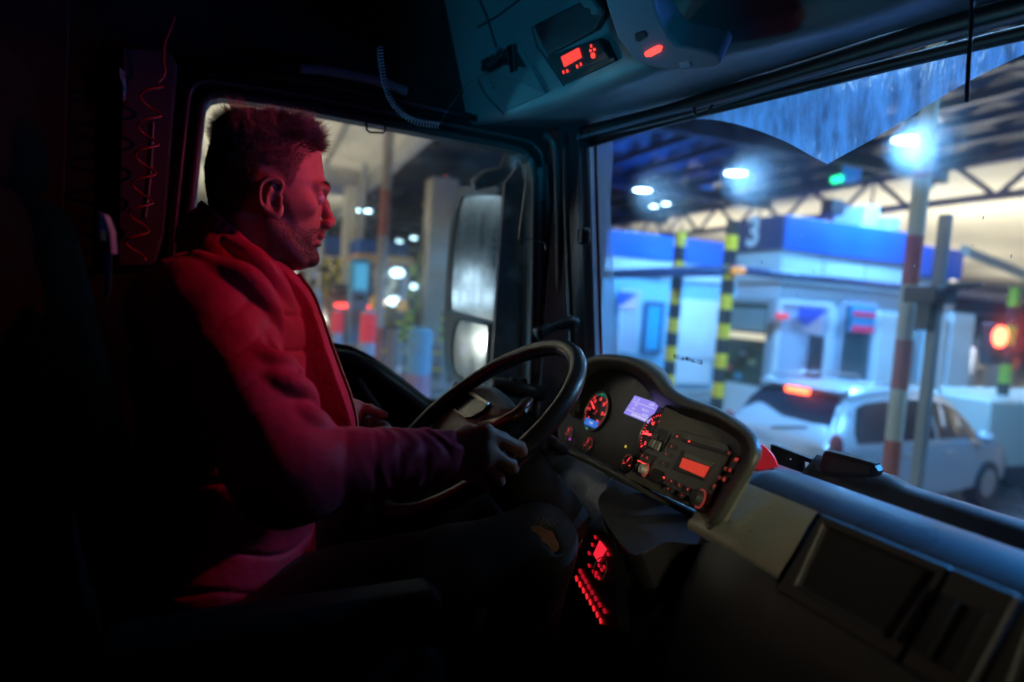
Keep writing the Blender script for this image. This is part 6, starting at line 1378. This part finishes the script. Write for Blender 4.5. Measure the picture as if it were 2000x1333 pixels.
hm = M('hair_brown', (.22, .16, .125), .45, noise_=(60, .3, (1, 1, .2)), bump=(500, .8, .002), spec=.35)
hme = HX.mesh('hair'); hme.materials.append(hm); 
rng = np.random.default_rng(4)
PX, PY = proj(BV) if False else (None, None)
D = BV-CAM; Wd = D@_f; PX = 1000+FPX*(D@_r)/Wd; PY = 666.5-FPX*(D@_u)/Wd
isH = (BV[:, 2] > 2.47) & (BV[:, 1] < .66) & (BV[:, 0] > -.14) & (BV[:, 0] < .13)
# mirror side: use mirrored height so both sides get hair
loc_z = BV[:, 2]; ux_, uy_ = unyaw(BV[:, 0], BV[:, 1]); fxv = ux_-XH0
lineZ = np.interp(fxv, [-.11, -.08, -.03, -.012, -.004, .012, .03, .037, .045, .055, .075, .09, .103, .12], [2.545, 2.55, 2.56, 2.60, 2.632, 2.632, 2.622, 2.602, 2.615, 2.645, 2.668, 2.680, 2.690, 2.695])
cand = np.where(isH & (loc_z > lineZ) & (np.abs(uy_-YH) < .085))[0]
def strands(cand, n, lenf, dirf, w0, name, m, parent, segs=3):
    V = []; Fq = []; pick = rng.choice(cand, n)
    for i in pick:
        nn = BN[i]; p = BV[i]+rng.normal(0, .0013, 3); p = p-nn*float((p-BV[i])@nn); L_ = lenf(i); d = dirf(i, nn); d = d/np.linalg.norm(d); bend = rng.normal(0, .25, 3)
        s1 = np.cross(d, [.3, .2, .9]); s1 /= np.linalg.norm(s1)+1e-9; s2 = np.cross(d, s1); o = len(V)
        for k in range(segs+1):
            t = k/segs; c = p+(d*t+bend*t*t*.5)*L_; w_ = w0*(1-.85*t)
            for a in (0, 2.094, 4.189): V.append(c+(s1*math.cos(a)+s2*math.sin(a))*w_)
        for k in range(segs):
            for a in range(3): b = (a+1) % 3; Fq.append((o+k*3+a, o+k*3+b, o+k*3+3+b, o+k*3+3+a))
    return V, Fq
cl_ph = lambda i: np.array([math.sin(BV[i][0]*190+3*math.sin(BV[i][1]*120)), math.sin(BV[i][1]*160+BV[i][0]*90), math.sin(BV[i][0]*130+1)])
def hl(i):
    z = BV[i][2]; f_ = fxv[i]; top = min(1, max(0, (z-2.668)/.035)); fade = .003+.002*min(1, max(0, (z-2.60)/.06))
    L_ = fade*(1-top)+top*(.009+.015*max(0, f_/.1)+.026*max(0, -f_/.08)*rng.uniform(.3, 1.2)); return L_*(rng.uniform(.6, 1.2) if top < .3 else rng.uniform(.4, 1.5))
def hd_(i, nn):
    f_ = fxv[i]; z = BV[i][2]; top = min(1, max(0, (z-2.66)/.04))
    return nn*.8+top*np.array([.55 if f_ > .02 else -.35, 0, .45])+(1-top)*np.array([-.3, 0, -.8])+cl_ph(i)*.28*top+rng.normal(0, .12, 3)
V1, F1 = strands(cand, 17000, hl, hd_, .00042, 'hair', hm, person, 2)
topc = cand[(BV[cand, 2] > 2.675)]
V2, F2 = strands(topc, 5000, lambda i: hl(i)*1.15, hd_, .0006, 'hair', hm, person)
def join_mesh(me0, lists, mname, m):
    v0 = np.empty(len(me0.vertices)*3); me0.vertices.foreach_get('co', v0); vs = [tuple(p) for p in v0.reshape(-1, 3)]; fs = [tuple(p.vertices) for p in me0.polygons]
    for V, Fq in lists:
        o = len(vs); vs += [tuple(p) for p in V]; fs += [tuple(o+i for i in f) for f in Fq]
    mm = bpy.data.meshes.new(mname); mm.from_pydata(vs, [], fs); mm.materials.append(m); mm.polygons.foreach_set('use_smooth', [True]*len(fs)); return mm
hmm = join_mesh(hme, [(V1, F1), (V2, F2)], 'hair', hm); ho = bpy.data.objects.new('hair', hmm); col.objects.link(ho); ho.parent = person; bpy.data.meshes.remove(hme)
# beard stubble and eyebrows
bz_ = np.interp(fxv, [-.01, .01, .03, .045, .06, .075, .09, .11], [2.50, 2.585, 2.60, 2.575, 2.545, 2.545, 2.55, 2.55])
dz_lip = (loc_z < bz_) & isH & (fxv > .0) & (loc_z > 2.475)
lipz = (np.abs(PY-468) < 9) & (fxv > .088)
bc = np.where(dz_lip & ~lipz & (PY < 524) & (np.abs(uy_-YH) < .073))[0]
print('beard cand', len(bc), 'hair', len(cand))
stm = M('beard_brown', (.05, .03, .022), .6)
Vb, Fb = strands(bc, 8000, lambda i: rng.uniform(.0012, .0028), lambda i, nn: nn*.6+np.array([.25, 0, -.8])+rng.normal(0, .2, 3), .00026, 'beard', stm, person, 2)
bo = MB(); bo.v = [tuple(p) for p in Vb]; bo.f = Fb; bo.m = [0]*len(Fb); obj('beard', bo, stm, person, smooth=True)
for sd in (-1, 1):
    pA, pB, pC_ = hp(636, 369, sd*.012), hp(629, 364, sd*.03), hp(614, 368, sd*.048); mb = MB(); cc = curve2([pA, pB, pC_], 22)
    for k in range(260):
        i = rng.integers(0, len(cc)-1); c = np.array(cc[i])+rng.normal(0, .0014, 3); 
        j = np.argmin(((BV[isH]-c)**2).sum(1)); q = BV[isH][j]; nn = BN[isH][j]; t = np.array(cc[min(i+1, len(cc)-1)])-np.array(cc[i]); t /= np.linalg.norm(t)+1e-9
        e = q+nn*.0022+t*.005+np.array([0, 0, .0012]); s1 = np.cross(t, nn)*.00045; mb.add([q+s1, q-s1, e], [(0, 1, 2)])
    obj('eyebrow', mb, stm, person)
